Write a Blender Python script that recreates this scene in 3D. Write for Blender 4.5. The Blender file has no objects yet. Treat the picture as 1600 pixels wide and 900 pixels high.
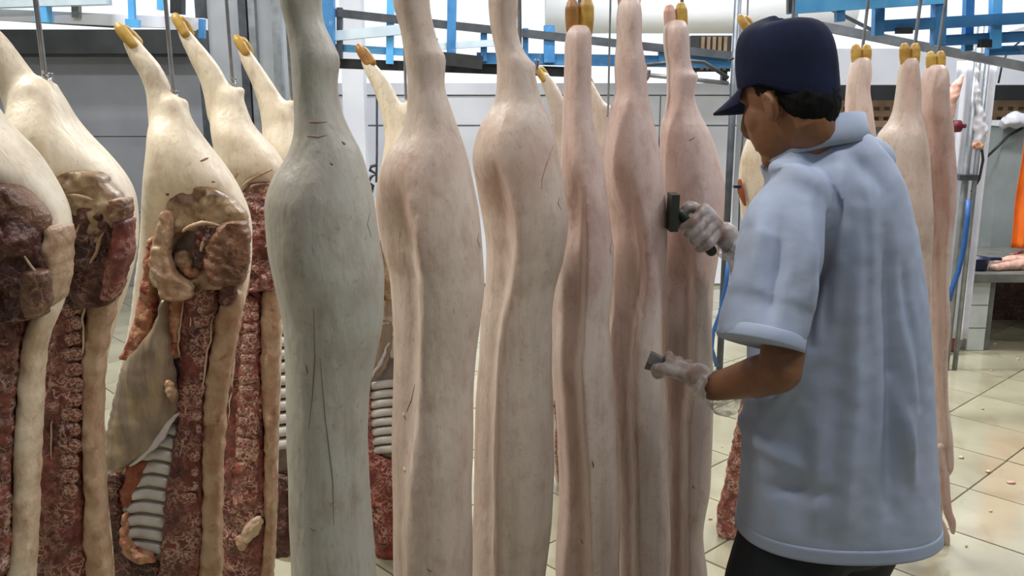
import bpy, math, random
from mathutils import Vector, noise, Matrix

# ------------------------------------------------------------------ camera, world, lights
scene = bpy.context.scene
COL = scene.collection
F_PX, PITCH, CAM_Z = 1400.0, math.radians(12.0), 1.55
cam_data = bpy.data.cameras.new('camera')
cam_data.sensor_width = 36.0
cam_data.lens = 36.0 * F_PX / 1600.0
cam_data.clip_start = 0.05
cam = bpy.data.objects.new('camera', cam_data)
cam.location = (0, 0, CAM_Z)
cam.rotation_euler = (math.radians(90) - PITCH, 0, 0)
COL.objects.link(cam)
scene.camera = cam

world = bpy.data.worlds.new('world')
scene.world = world
world.use_nodes = True
bg = world.node_tree.nodes['Background']
bg.inputs[0].default_value = (0.86, 0.93, 1.0, 1)
bg.inputs[1].default_value = 1.35

scene.view_settings.view_transform = 'Standard'
scene.view_settings.look = 'None'
scene.view_settings.gamma = 1.0
scene.view_settings.exposure = -0.12
scene.view_settings.use_curve_mapping = False
scene.cycles.use_denoising = True
scene.cycles.max_bounces = 8
scene.cycles.transparent_max_bounces = 12

CEIL = 3.7
# fluorescent ceiling lamps, some added only for brightness: (x, y, watts, colour)
LAMPS = [(-1.9, 1.75, 95, (1.0, 0.97, 0.9)), (-2.4, 4.6, 62, (0.97, 0.97, 0.95)), (0.4, 4.2, 34, (1.0, 0.96, 0.9)), (2.4, 3.4, 40, (1.0, 0.97, 0.92)),
         (-2.6, 6.2, 34, (0.93, 0.97, 1.0)), (0.6, 5.0, 90, (0.93, 0.97, 1.0)), (2.8, 5.0, 80, (0.95, 0.98, 1.0)),
         (0.75, 0.85, 31, (0.97, 0.97, 1.0)), (2.5, 1.3, 36, (0.97, 0.97, 1.0)), (1.4, -1.4, 7, (0.84, 0.92, 1.0)), (-0.9, -1.4, 5, (0.84, 0.92, 1.0))]  # first two here added to brighten the carcass fronts and shirt

# ------------------------------------------------------------------ pixel -> place helper (1600x900 frame)
CP, SP = math.cos(PITCH), math.sin(PITCH)
def P(x, y, Y):
    """point on the vertical plane at distance Y that shows at photo pixel (x, y)"""
    dx, dy = (x - 800) / F_PX, -(y - 450) / F_PX
    ry, rz = CP + dy * SP, -SP + dy * CP
    t = Y / ry
    return Vector((dx * t, Y, CAM_Z + rz * t))
def PX(n, y, Y):          # n pixels as metres at that plane
    dy = -(y - 450) / F_PX
    return n / F_PX * Y / (CP + dy * SP)

# ------------------------------------------------------------------ materials
def lin(c):
    return tuple(((v / 255) / 12.92 if v / 255 <= 0.04045 else ((v / 255 + 0.055) / 1.055) ** 2.4) for v in c)
def mat(name, c1, c2=None, scale=8, stretch=(1, 1, 1), rough=0.5, bump=0.0, bscale=40, c3=None, s3=20, t3=(0.55, 0.7), ridge=False,
        metallic=0.0, sss=0.0, coat=0.0, detail=4, spec=0.5, rvar=0.0, mottle=None, mask3=None):
    m = bpy.data.materials.new(name); m.use_nodes = True
    nt = m.node_tree; N = nt.nodes; L = nt.links
    b = N['Principled BSDF']
    b.inputs['Roughness'].default_value = rough
    b.inputs['Metallic'].default_value = metallic
    b.inputs['Specular IOR Level'].default_value = spec
    if sss: b.inputs['Subsurface Weight'].default_value = sss; b.inputs['Subsurface Radius'].default_value = (0.02, 0.008, 0.004); b.inputs['Subsurface Scale'].default_value = 0.5
    if coat: b.inputs['Coat Weight'].default_value = coat; b.inputs['Coat Roughness'].default_value = 0.15
    tc = N.new('ShaderNodeTexCoord'); mp = N.new('ShaderNodeMapping')
    if name == 'bone':
        oi = N.new('ShaderNodeObjectInfo'); L.new(oi.outputs['Random'], mp.inputs['Location'])
    mp.inputs['Scale'].default_value = stretch
    L.new(tc.outputs['Object'], mp.inputs['Vector'])
    col = None
    if c2 is not None:
        n1 = N.new('ShaderNodeTexNoise'); n1.inputs['Scale'].default_value = scale; n1.inputs['Detail'].default_value = detail
        L.new(mp.outputs[0], n1.inputs['Vector'])
        r = N.new('ShaderNodeValToRGB'); r.color_ramp.elements[0].position = 0.32; r.color_ramp.elements[1].position = 0.68
        r.color_ramp.elements[0].color = (*lin(c1), 1); r.color_ramp.elements[1].color = (*lin(c2), 1)
        L.new(n1.outputs['Fac'], r.inputs[0]); col = r.outputs[0]
        if c3 is not None:
            n3 = N.new('ShaderNodeTexNoise'); n3.inputs['Scale'].default_value = s3; n3.inputs['Detail'].default_value = 5
            n3.inputs['Distortion'].default_value = 0.8
            L.new(mp.outputs[0], n3.inputs['Vector'])
            mr = N.new('ShaderNodeMapRange'); mr.inputs[1].default_value = t3[0]; mr.inputs[2].default_value = t3[1]
            src = n3.outputs['Fac']
            if ridge:
                sb = N.new('ShaderNodeMath'); sb.operation = 'SUBTRACT'; sb.inputs[1].default_value = 0.5; L.new(src, sb.inputs[0])
                ab = N.new('ShaderNodeMath'); ab.operation = 'ABSOLUTE'; L.new(sb.outputs[0], ab.inputs[0]); src = ab.outputs[0]
            L.new(src, mr.inputs[0])
            fac3 = mr.outputs[0]
            if mask3:
                nm = N.new('ShaderNodeTexNoise'); nm.inputs['Scale'].default_value = mask3; nm.inputs['Detail'].default_value = 3
                L.new(mp.outputs[0], nm.inputs['Vector'])
                mm = N.new('ShaderNodeMapRange'); mm.inputs[1].default_value = 0.38; mm.inputs[2].default_value = 0.62; L.new(nm.outputs['Fac'], mm.inputs[0])
                ml = N.new('ShaderNodeMath'); ml.operation = 'MULTIPLY'; L.new(fac3, ml.inputs[0]); L.new(mm.outputs[0], ml.inputs[1]); fac3 = ml.outputs[0]
            mx = N.new('ShaderNodeMix'); mx.data_type = 'RGBA'
            L.new(fac3, mx.inputs[0]); L.new(col, mx.inputs[6]); mx.inputs[7].default_value = (*lin(c3), 1)
            col = mx.outputs[2]
        for (msc, mstr, mlo, mhi, mcol) in (mottle or ()):
            mq = N.new('ShaderNodeMapping'); mq.inputs['Scale'].default_value = mstr; L.new(tc.outputs['Object'], mq.inputs['Vector'])
            nq = N.new('ShaderNodeTexNoise'); nq.inputs['Scale'].default_value = msc; nq.inputs['Detail'].default_value = 6; nq.inputs['Roughness'].default_value = 0.65
            L.new(mq.outputs[0], nq.inputs['Vector'])
            rq = N.new('ShaderNodeMapRange'); rq.inputs[1].default_value = mlo; rq.inputs[2].default_value = mhi; L.new(nq.outputs['Fac'], rq.inputs[0])
            xq = N.new('ShaderNodeMix'); xq.data_type = 'RGBA'; xq.blend_type = 'MULTIPLY'
            L.new(rq.outputs[0], xq.inputs[0]); L.new(col, xq.inputs[6]); xq.inputs[7].default_value = (*mcol, 1); col = xq.outputs[2]
        L.new(col, b.inputs['Base Color'])
    else:
        b.inputs['Base Color'].default_value = (*lin(c1), 1)
    if bump:
        nb = N.new('ShaderNodeTexNoise'); nb.inputs['Scale'].default_value = bscale; nb.inputs['Detail'].default_value = 5
        L.new(mp.outputs[0], nb.inputs['Vector'])
        bp = N.new('ShaderNodeBump'); bp.inputs['Strength'].default_value = bump; bp.inputs['Distance'].default_value = 0.006
        L.new(nb.outputs['Fac'], bp.inputs['Height']); L.new(bp.outputs[0], b.inputs['Normal'])
    if rvar:
        nr = N.new('ShaderNodeTexNoise'); nr.inputs['Scale'].default_value = 3.0
        L.new(mp.outputs[0], nr.inputs['Vector'])
        m2 = N.new('ShaderNodeMapRange'); m2.inputs[3].default_value = max(0.03, rough - rvar); m2.inputs[4].default_value = rough + rvar
        L.new(nr.outputs['Fac'], m2.inputs[0]); L.new(m2.outputs[0], b.inputs['Roughness'])
    return m

M = {}
sk = dict(scale=4, stretch=(1, 1, 0.4), rough=0.44, bump=0.4, bscale=70,
          mottle=((26, (1, 1, 0.6), 0.5, 0.72, (0.80, 0.72, 0.68)), (30, (1, 1, 0.07), 0.5, 0.75, (0.80, 0.78, 0.76)), (95, (1, 1, 1), 0.58, 0.75, (0.74, 0.64, 0.60))))
M['skin_grey'] = mat('skin_grey', (192, 189, 178), (168, 163, 152), c3=(164, 140, 124), s3=5, t3=(0.55, 0.8), **sk)
M['skin_pink'] = mat('skin_pink', (220, 204, 190), (194, 172, 158), c3=(190, 146, 132), s3=5, t3=(0.52, 0.78), **sk)
M['skin_rose'] = mat('skin_rose', (222, 204, 192), (198, 168, 158), c3=(186, 132, 124), s3=5, t3=(0.52, 0.78), **sk)
M['skin_cream'] = mat('skin_cream', (243, 233, 213), (228, 210, 182), c3=(214, 180, 138), s3=8, t3=(0.57, 0.78), **sk)
M['hoof'] = mat('hoof', (206, 170, 84), (168, 124, 50), scale=30, rough=0.45, bump=0.2)
M['hoof_brown'] = mat('hoof_brown', (176, 128, 60), (138, 96, 48), scale=30, rough=0.45, bump=0.2)
M['toe_pink'] = mat('toe_pink', (220, 186, 170), (196, 140, 124), scale=30, rough=0.45)
mk = dict(rough=0.36, bump=1.0, bscale=80, ridge=True, detail=8)
fl = ((60, (1, 1, 1), 0.5, 0.7, (0.45, 0.36, 0.34)),)
M['meat'] = mat('meat', (132, 66, 58), (78, 36, 34), scale=18, c3=(206, 172, 154), s3=70, t3=(0.075, 0.0), mask3=16, mottle=fl, **mk)
M['meat_dark'] = mat('meat_dark', (96, 54, 46), (52, 30, 28), scale=16, c3=(160, 122, 104), s3=46, t3=(0.05, 0.0), mask3=12, mottle=fl, **mk)
M['meat_red'] = mat('meat_red', (158, 68, 58), (100, 42, 38), scale=18, c3=(212, 172, 154), s3=50, t3=(0.06, 0.0), mask3=14, mottle=fl, **mk)
M['meat_brown'] = mat('meat_brown', (140, 100, 76), (92, 60, 48), scale=14, c3=(176, 138, 106), s3=40, t3=(0.06, 0.0), mask3=9, mottle=fl, **mk)
M['marble'] = mat('marble', (146, 78, 66), (100, 50, 44), scale=26, c3=(214, 184, 164), s3=76, t3=(0.09, 0.01), mask3=22, mottle=fl, **mk)
M['fascia'] = mat('fascia', (176, 152, 120), (134, 104, 76), scale=20, c3=(100, 64, 50), s3=16, t3=(0.55, 0.74), rough=0.33, bump=0.7, bscale=50, mottle=fl, detail=7)
fm = ((44, (1, 1, 0.5), 0.5, 0.72, (0.72, 0.56, 0.48)), (16, (1, 1, 0.4), 0.5, 0.74, (0.78, 0.62, 0.54)))
M['fat'] = mat('fat', (196, 170, 140), (164, 130, 104), scale=22, c3=(160, 92, 74), s3=34, t3=(0.6, 0.76), rough=0.38, bump=0.8, bscale=60, mottle=fm, detail=7)
M['fat_pale'] = mat('fat_pale', (216, 198, 172), (188, 162, 134), scale=16, rough=0.38, bump=0.6, bscale=50, mottle=fm, detail=7)
M['fat_bloody'] = mat('fat_bloody', (208, 168, 130), (172, 106, 82), scale=40, c3=(140, 54, 46), s3=54, t3=(0.52, 0.66), rough=0.38, bump=1.0, bscale=70, detail=7, mottle=fm)
M['membrane'] = mat('membrane', (150, 134, 116), (116, 98, 80), scale=8, stretch=(5, 5, 1), c3=(176, 152, 116), s3=6, t3=(0.5, 0.7), rough=0.28, bump=0.3, bscale=20, coat=0.3)
M['membrane_white'] = mat('membrane_white', (212, 206, 206), (180, 172, 178), scale=14, rough=0.25, coat=0.4)
M['rib'] = mat('rib', (206, 204, 200), (172, 164, 160), scale=18, rough=0.3, bump=0.2, coat=0.3)
M['cavity'] = mat('cavity', (140, 128, 120), (104, 88, 82), scale=16, rough=0.35, bump=0.4)
M['bone'] = mat('bone', (160, 92, 78), (104, 52, 46), scale=1.6, c3=(220, 194, 176), s3=1.9, t3=(0.07, 0.0), ridge=True, rough=0.38, bump=0.8, bscale=4, detail=6)
M['orange_meat'] = mat('orange_meat', (172, 92, 54), (120, 58, 40), scale=20, rough=0.35, bump=0.6)
M['steel'] = mat('steel', (178, 180, 184), (150, 152, 156), scale=30, rough=0.3, metallic=0.85)
M['galv'] = mat('galv', (158, 162, 166), (128, 132, 138), scale=14, rough=0.42, metallic=0.6)
M['dark_steel'] = mat('dark_steel', (84, 88, 94), (62, 66, 72), scale=14, rough=0.45, metallic=0.3)
M['black'] = mat('black', (28, 30, 32), (40, 42, 46), scale=20, rough=0.5)
M['blue'] = mat('blue', (66, 130, 184), (46, 102, 156), scale=7, c3=(150, 176, 196), s3=16, t3=(0.62, 0.8), rough=0.45, bump=0.1)
M['blue_light'] = mat('blue_light', (104, 184, 236), (78, 158, 220), scale=7, c3=(170, 200, 220), s3=16, t3=(0.62, 0.8), rough=0.45)
M['white_pipe'] = mat('white_pipe', (206, 220, 228), (182, 200, 212), scale=7, rough=0.4)
M['white_panel'] = mat('white_panel', (232, 234, 243), (220, 222, 233), scale=3, rough=0.45, bump=0.05)
M['duct_white'] = mat('duct_white', (238, 239, 242), (228, 230, 234), scale=3, rough=0.35)
M['white_tile'] = mat('white_tile', (206, 210, 208), (190, 196, 194), scale=9, rough=0.25)
M['wall_joint'] = mat('wall_joint', (140, 142, 148), (130, 132, 138), scale=4, rough=0.6)
M['grey_tile'] = mat('grey_tile', (164, 166, 173), (148, 150, 158), scale=2.5, rough=0.4)
M['dark_band'] = mat('dark_band', (60, 62, 62), (44, 46, 48), scale=5, rough=0.6)
M['col_grey'] = mat('col_grey', (178, 182, 188), (160, 164, 172), scale=4, rough=0.5)
M['concrete'] = mat('concrete', (122, 122, 116), (96, 96, 92), scale=8, rough=0.7, bump=0.3)
M['tan_brick'] = mat('tan_brick', (170, 142, 112), (138, 112, 88), scale=10, rough=0.75, bump=0.3)
M['sheet_metal'] = mat('sheet_metal', (164, 172, 172), (140, 148, 148), scale=3, rough=0.35, metallic=0.2)
M['orange_cloth'] = mat('orange_cloth', (238, 116, 20), (214, 92, 12), scale=6, rough=0.75)
M['plastic_sheet'] = mat('plastic_sheet', (220, 220, 228), (200, 200, 212), scale=5, rough=0.3, coat=0.4)
M['navy_plastic'] = mat('navy_plastic', (26, 30, 74), (20, 24, 58), scale=6, rough=0.35)
M['hose_blue'] = mat('hose_blue', (44, 92, 156), (34, 76, 132), scale=12, rough=0.35)
M['tile'] = mat('tile', (182, 176, 150), (160, 154, 130), scale=2.2, c3=(158, 148, 122), s3=5, t3=(0.52, 0.72), rough=0.13, bump=0.02, bscale=6, rvar=0.08, coat=0.3)
M['grout'] = mat('grout', (132, 126, 108), (112, 106, 92), scale=10, rough=0.6)
M['ceiling'] = mat('ceiling', (190, 194, 198), (176, 180, 184), scale=2, rough=0.8)
M['blocker_wall'] = mat('blocker_wall', (168, 172, 176), (150, 154, 160), scale=2, rough=0.8)
M['shirt'] = mat('shirt', (166, 177, 199), (152, 164, 188), scale=5, rough=0.75, bump=0.25, bscale=26)
M['trousers'] = mat('trousers', (16, 20, 28), (22, 27, 36), scale=12, rough=0.85)
M['cap'] = mat('cap', (15, 21, 44), (22, 29, 56), scale=14, rough=0.85, bump=0.15, bscale=60, spec=0.2)
M['stitch'] = mat('stitch', (96, 104, 128), (70, 78, 104), scale=40, rough=0.8)
M['hair'] = mat('hair', (10, 10, 11), (17, 16, 16), scale=60, stretch=(1, 1, 0.2), rough=0.75, bump=0.6, bscale=120, spec=0.15)
M['human'] = mat('human', (134, 90, 60), (110, 72, 47), scale=7, rough=0.5, bump=0.08, sss=0.05)
M['rubber'] = mat('rubber', (210, 212, 208), (190, 192, 190), scale=8, rough=0.5)
M['tool_dark'] = mat('tool_dark', (52, 58, 44), (34, 38, 32), scale=30, rough=0.4, metallic=0.3)
M['tool_grey'] = mat('tool_grey', (112, 106, 102), (84, 80, 78), scale=30, rough=0.5)
M['gasket'] = mat('gasket', (112, 28, 44), (82, 18, 34), scale=20, rough=0.5)

def glove_mat():
    m = bpy.data.materials.new('glove'); m.use_nodes = True
    nt = m.node_tree; N = nt.nodes; L = nt.links
    b = N['Principled BSDF']; out = N['Material Output']
    b.inputs['Base Color'].default_value = (*lin((226, 220, 216)), 1); b.inputs['Roughness'].default_value = 0.22
    tr = N.new('ShaderNodeBsdfTransparent'); mx = N.new('ShaderNodeMixShader')
    n = N.new('ShaderNodeTexNoise'); n.inputs['Scale'].default_value = 30; n.inputs['Detail'].default_value = 3
    tc = N.new('ShaderNodeTexCoord'); L.new(tc.outputs['Object'], n.inputs['Vector'])
    mr = N.new('ShaderNodeMapRange'); mr.inputs[1].default_value = 0.35; mr.inputs[2].default_value = 0.65
    mr.inputs[3].default_value = 0.14; mr.inputs[4].default_value = 0.62
    L.new(n.outputs['Fac'], mr.inputs[0]); L.new(mr.outputs[0], mx.inputs[0])
    L.new(tr.outputs[0], mx.inputs[1]); L.new(b.outputs[0], mx.inputs[2]); L.new(mx.outputs[0], out.inputs['Surface'])
    bp = N.new('ShaderNodeBump'); bp.inputs['Strength'].default_value = 0.6; bp.inputs['Distance'].default_value = 0.004
    L.new(n.outputs['Fac'], bp.inputs['Height']); L.new(bp.outputs[0], b.inputs['Normal'])
    return m
M['glove'] = glove_mat()

# ------------------------------------------------------------------ mesh data helpers: (verts, faces)
def merge(*ds):
    V, Fc = [], []
    for v, f in ds:
        o = len(V); V += list(v); Fc += [tuple(i + o for i in q) for q in f]
    return V, Fc
def box(a, b):
    (x0, y0, z0), (x1, y1, z1) = a, b
    V = [(x0, y0, z0), (x1, y0, z0), (x1, y1, z0), (x0, y1, z0), (x0, y0, z1), (x1, y0, z1), (x1, y1, z1), (x0, y1, z1)]
    return [Vector(v) for v in V], [(0, 3, 2, 1), (4, 5, 6, 7), (0, 1, 5, 4), (1, 2, 6, 5), (2, 3, 7, 6), (3, 0, 4, 7)]
def frame_for(d):
    d = d.normalized()
    a = Vector((0, 0, 1)) if abs(d.z) < 0.9 else Vector((0, 1, 0))
    s = d.cross(a).normalized()
    return s, d.cross(s).normalized()
def tube(pts, rad, n=12, flat=None, cap=True):
    """round tube through pts; rad per point (scalar or list)"""
    pts = [Vector(p) for p in pts]
    if not isinstance(rad, (list, tuple)): rad = [rad] * len(pts)
    V, Fc = [], []
    s0 = None
    for i, p in enumerate(pts):
        d = (pts[min(i + 1, len(pts) - 1)] - pts[max(i - 1, 0)])
        if s0 is None: s, u = frame_for(d)
        else:
            dn = d.normalized(); s = (s0 - dn * s0.dot(dn)).normalized(); u = dn.cross(s).normalized()
        s0 = s
        for k in range(n):
            a = 2 * math.pi * k / n
            V.append(p + s * (rad[i] * math.cos(a)) + u * (rad[i] * math.sin(a)))
    for i in range(len(pts) - 1):
        for k in range(n):
            k2 = (k + 1) % n
            Fc.append((i * n + k, i * n + k2, (i + 1) * n + k2, (i + 1) * n + k))
    if cap:
        Fc.append(tuple(range(n - 1, -1, -1))); b = (len(pts) - 1) * n
        Fc.append(tuple(range(b, b + n)))
    return V, Fc
def smooth_path(pts, rad, n=6):
    """catmull-rom through points and radii, then a rounded tube with tapered ends"""
    pts = [Vector(p) for p in pts]
    if not isinstance(rad, (list, tuple)): rad = [rad] * len(pts)
    op, orr = [], []
    for i in range(len(pts) - 1):
        p0, p1, p2, p3 = pts[max(i - 1, 0)], pts[i], pts[i + 1], pts[min(i + 2, len(pts) - 1)]
        for k in range(n):
            t = k / n
            op.append(0.5 * ((2 * p1) + (p2 - p0) * t + (2 * p0 - 5 * p1 + 4 * p2 - p3) * t * t + (3 * p1 - p0 - 3 * p2 + p3) * t ** 3))
            orr.append(rad[i] * (1 - t) + rad[i + 1] * t)
    op.append(pts[-1]); orr.append(rad[-1])
    return op, orr
def limb(pts, rad, n=14, seg=6):
    p, r = smooth_path(pts, rad, seg)
    d0 = (p[0] - p[1]).normalized(); d1 = (p[-1] - p[-2]).normalized()
    pre = [(p[0] + d0 * r[0] * c, r[0] * s) for c, s in ((0.95, 0.25), (0.8, 0.6), (0.5, 0.86))]
    post = [(p[-1] + d1 * r[-1] * c, r[-1] * s) for c, s in ((0.5, 0.86), (0.8, 0.6), (0.95, 0.25))]
    allp = [q for q, _ in pre] + p + [q for q, _ in post]
    allr = [q for _, q in pre] + r + [q for _, q in post]
    return tube(allp, allr, n)
def ellipsoid(c, ax, n=20, m=12):
    """c centre; ax = three axis vectors (with lengths)"""
    c = Vector(c); V, Fc = [], []
    for i in range(1, m):
        th = math.pi * i / m
        for k in range(n):
            ph = 2 * math.pi * k / n
            V.append(c + ax[0] * (math.sin(th) * math.cos(ph)) + ax[1] * (math.sin(th) * math.sin(ph)) + ax[2] * math.cos(th))
    top, bot = len(V), len(V) + 1
    V += [c + ax[2], c - ax[2]]
    for i in range(m - 2):
        for k in range(n):
            k2 = (k + 1) % n
            Fc.append((i * n + k, (i + 1) * n + k, (i + 1) * n + k2, i * n + k2))
    for k in range(n):
        k2 = (k + 1) % n
        Fc.append((top, k, k2)); Fc.append((bot, (m - 2) * n + k2, (m - 2) * n + k))
    return V, Fc
def pchip(xs, ys):
    """monotone cubic interpolation"""
    n = len(xs); h = [xs[i + 1] - xs[i] for i in range(n - 1)]; d = [(ys[i + 1] - ys[i]) / h[i] for i in range(n - 1)]
    m = [d[0]] + [0 if d[i - 1] * d[i] <= 0 else 2 * d[i - 1] * d[i] / (d[i - 1] + d[i]) for i in range(1, n - 1)] + [d[-1]]
    def f(x):
        if x <= xs[0]: return ys[0]
        if x >= xs[-1]: return ys[-1]
        i = max(k for k in range(n - 1) if xs[k] <= x)
        t = (x - xs[i]) / h[i]
        return ((1 + 2 * t) * (1 - t) ** 2 * ys[i] + t * (1 - t) ** 2 * h[i] * m[i] + t * t * (3 - 2 * t) * ys[i + 1] + t * t * (t - 1) * h[i] * m[i + 1])
    return f
def sstep(a, b, x):
    t = min(1, max(0, (x - a) / (b - a))); return t * t * (3 - 2 * t)
def loft(rows, Y, tf=0.05, tb=0.05, nrow=60, nx=22, p=2.0, crease=None, cd=0.0, cw=0.05, cfade=None, amp=0.0, freq=30.0,
         carve=(), seed=0.0, endcap=0.25, topcap=None, ejit=0.0):
    """body through photo-outline rows (y, xl, xr) on the vertical plane Y; tf / tb: depth to the front / back
    (number, list of (y, depth) or function of half-width)"""
    ys = [r[0] for r in rows]
    fl, fr = pchip(ys, [r[1] for r in rows]), pchip(ys, [r[2] for r in rows])
    def depth(t):
        if callable(t): return t
        if isinstance(t, (list, tuple)):
            g = pchip([q[0] for q in t], [q[1] for q in t]); return lambda y, w: g(y)
        return lambda y, w: t
    df, db = depth(tf), depth(tb)
    if crease:
        fc = pchip([q[0] for q in crease], [q[1] for q in crease]); cy0, cy1 = crease[0][0], crease[-1][0]
    V, Fc = [], []
    y0, y1 = ys[0], ys[-1]
    ring = 2 * nx
    for j in range(nrow + 1):
        v = j / nrow
        y = y0 + (y1 - y0) * v
        xl, xr = fl(y), fr(y)
        if ejit:
            xl += ejit * (noise.noise(Vector((y * .05, seed, 1.7))) + .8 * noise.noise(Vector((y * .17, seed, 4.2)))); xr += ejit * (noise.noise(Vector((y * .05, seed, 8.7))) + .8 * noise.noise(Vector((y * .17, seed, 6.2))))
        # rounded ends
        e = min(v, 1 - v) / 0.04
        ec = topcap if (topcap is not None and v < 0.5) else endcap
        es = 1.0 if e >= 1 else (ec + (1 - ec) * math.sqrt(max(0, 1 - (1 - e) ** 2)))
        xm = 0.5 * (xl + xr); xl2, xr2 = xm + (xl - xm) * es, xm + (xr - xm) * es
        w = PX(xr2 - xl2, y, Y) / 2
        f_, b_ = df(y, w) * es, db(y, w) * es
        for k in range(ring):
            front = k < nx
            a = math.pi * ((k + 0.0) / nx) if front else math.pi * ((k - nx) / nx)
            u = 0.5 - 0.5 * math.cos(a) if front else 0.5 + 0.5 * math.cos(a)
            s = max(0.0, 1 - abs(2 * u - 1) ** p) ** (1 / p)
            x = xl2 + (xr2 - xl2) * u
            c = 0.0
            if crease:
                fade = sstep(cy0, cy0 + 120, y)
                uc = (fc(y) - xl2) / max(1e-6, xr2 - xl2)
                c = cd * (1 - sstep(uc - cw, uc + cw, u)) * fade
            q = P(x, y, Y)
            if front:
                off = c - f_ * s
                for (cx, cy, rx, ry, dep) in carve:
                    r2 = ((x - cx) / rx) ** 2 + ((y - cy) / ry) ** 2
                    if r2 < 1: off += dep * (1 - r2) ** 0.5
                if amp: off -= amp * s * (noise.noise(Vector((q.x * freq + seed, q.z * freq * 0.7, seed))) + 0.6 * noise.noise(Vector((q.x * freq * 2.3, q.z * freq * 2.1 + seed, 3.1))))
            else:
                off = c * 0.6 + b_ * s
            V.append(Vector((q.x, Y + off, q.z)))
    for j in range(nrow):
        for k in range(ring):
            k2 = (k + 1) % ring
            Fc.append((j * ring + k, j * ring + k2, (j + 1) * ring + k2, (j + 1) * ring + k))
    Fc.append(tuple(range(ring - 1, -1, -1))); b = nrow * ring
    Fc.append(tuple(range(b, b + ring)))
    return V, Fc

def mesh_from(name, data, loc=Vector((0, 0, 0)), smooth=True):
    me = bpy.data.meshes.new(name)
    me.from_pydata([tuple(Vector(v) - loc) for v in data[0]], [], data[1])
    me.validate(); 
    import bmesh
    bm = bmesh.new(); bm.from_mesh(me); bmesh.ops.recalc_face_normals(bm, faces=bm.faces); bm.to_mesh(me); bm.free()
    if smooth: me.polygons.foreach_set('use_smooth', [True] * len(me.polygons))
    return me
def remeshed(name, data, voxel=0.007, iters=3, disp=None, factor=0.5):
    """fuse overlapping shapes into one continuous surface -> (verts, faces)"""
    me = mesh_from(name + '_tmp', data)
    o = bpy.data.objects.new(name + '_tmp', me); COL.objects.link(o)
    r = o.modifiers.new('r', 'REMESH'); r.mode = 'VOXEL'; r.voxel_size = voxel
    s = o.modifiers.new('s', 'SMOOTH'); s.iterations = iters; s.factor = factor
    dg = bpy.context.evaluated_depsgraph_get(); dg.update()
    ev = o.evaluated_get(dg); m2 = bpy.data.meshes.new_from_object(ev)
    V = [v.co.copy() for v in m2.vertices]
    if disp:
        NR = [v.normal.copy() for v in m2.vertices]
        V = [v + n_ * disp(v, n_) for v, n_ in zip(V, NR)]
    Fc = [tuple(p.vertices) for p in m2.polygons]
    bpy.data.objects.remove(o); bpy.data.meshes.remove(me); bpy.data.meshes.remove(m2)
    return V, Fc

# ------------------------------------------------------------------ scene objects
def thing(name, label, cat, loc=(0, 0, 0), group=None):
    o = bpy.data.objects.new(name, None); o.empty_display_size = 0.1
    COL.objects.link(o); o.location = loc
    o['label'] = label; o['category'] = cat
    if group: o['group'] = group
    return o
def part(parent, name, data, m, smooth=True, label=None):
    loc = Vector((0, 0, 0)); q = parent
    while q is not None: loc += Vector(q.location); q = q.parent
    me = mesh_from(name, data, loc, smooth); me.materials.append(M[m] if isinstance(m, str) else m)
    o = bpy.data.objects.new(name, me); COL.objects.link(o); o.parent = parent
    if label: o['label'] = label
    return o
def single(name, data, m, label, cat, group=None, smooth=True, kind=None):
    V = data[0]
    loc = Vector((sum(v[0] for v in V) / len(V), sum(v[1] for v in V) / len(V), min(v[2] for v in V)))
    me = mesh_from(name, data, loc, smooth); me.materials.append(M[m])
    o = bpy.data.objects.new(name, me); COL.objects.link(o); o.location = loc
    if kind: o['kind'] = kind
    if label: o['label'] = label
    if cat: o['category'] = cat
    if group: o['group'] = group
    return o
def struct(name, data, m, label, parent=None, smooth=False):
    me = mesh_from(name, data, Vector((0, 0, 0)), smooth); me.materials.append(M[m])
    o = bpy.data.objects.new(name, me); COL.objects.link(o)
    if parent: o.parent = parent
    else:
        o['kind'] = 'structure'; o['label'] = label
    return o

# ================================================================== THE HALL
WALL_Y = 7.4
random.seed(4)
floor = struct('floor', box((-5, -3.5, -0.06), (6.5, 12, -0.012)), 'grout', 'wet beige tiled floor of the hall')
# tiles laid on the diagonal, 0.42 m
TS = 0.42; g = 0.0022
tile_me = {}
for key in ('tile',):
    h = TS / 2 - g
    d = ([Vector(v) for v in ((-h, -h, 0), (h, -h, 0), (h, h, 0), (-h, h, 0), (-h + .002, -h + .002, .012), (h - .002, -h + .002, .012), (h - .002, h - .002, .012), (-h + .002, h - .002, .012))],
         [(4, 5, 6, 7), (0, 1, 5, 4), (1, 2, 6, 5), (2, 3, 7, 6), (3, 0, 4, 7), (0, 3, 2, 1)])
    me = mesh_from(key, d, smooth=False); me.materials.append(M[key]); tile_me[key] = me
R45 = math.radians(43)
cand = []
for i in range(-34, 35):
    for j in range(-34, 35):
        lx, ly = i * TS + 0.09, j * TS + 0.16
        X = lx * math.cos(R45) - ly * math.sin(R45); Y = lx * math.sin(R45) + ly * math.cos(R45)
        if not (-4.6 < X < 6.1 and -3.2 < Y < 11.5): continue
        dep = Y * CP + CAM_Z * SP
        vis = False
        if Y > 0.8:
            px = 800 + F_PX * X / dep
            py = 450 + F_PX * (CAM_Z * CP - Y * SP) / dep
            vis = -60 < px < 1660 and py < 980 and Y < WALL_Y + 0.1
        cand.append((not vis, Y, X))
cand.sort()
far = []
for q, (hid, Y, X) in enumerate(cand):
    if q < 290 and not hid:
        o = bpy.data.objects.new('tile', tile_me['tile']); COL.objects.link(o)
        o.parent = floor; o.location = (X, Y, -0.012 + random.uniform(-.0006, .0006)); o.rotation_euler = (random.uniform(-.002, .002), random.uniform(-.002, .002), R45)
    else:
        far.append((X, Y))
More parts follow.
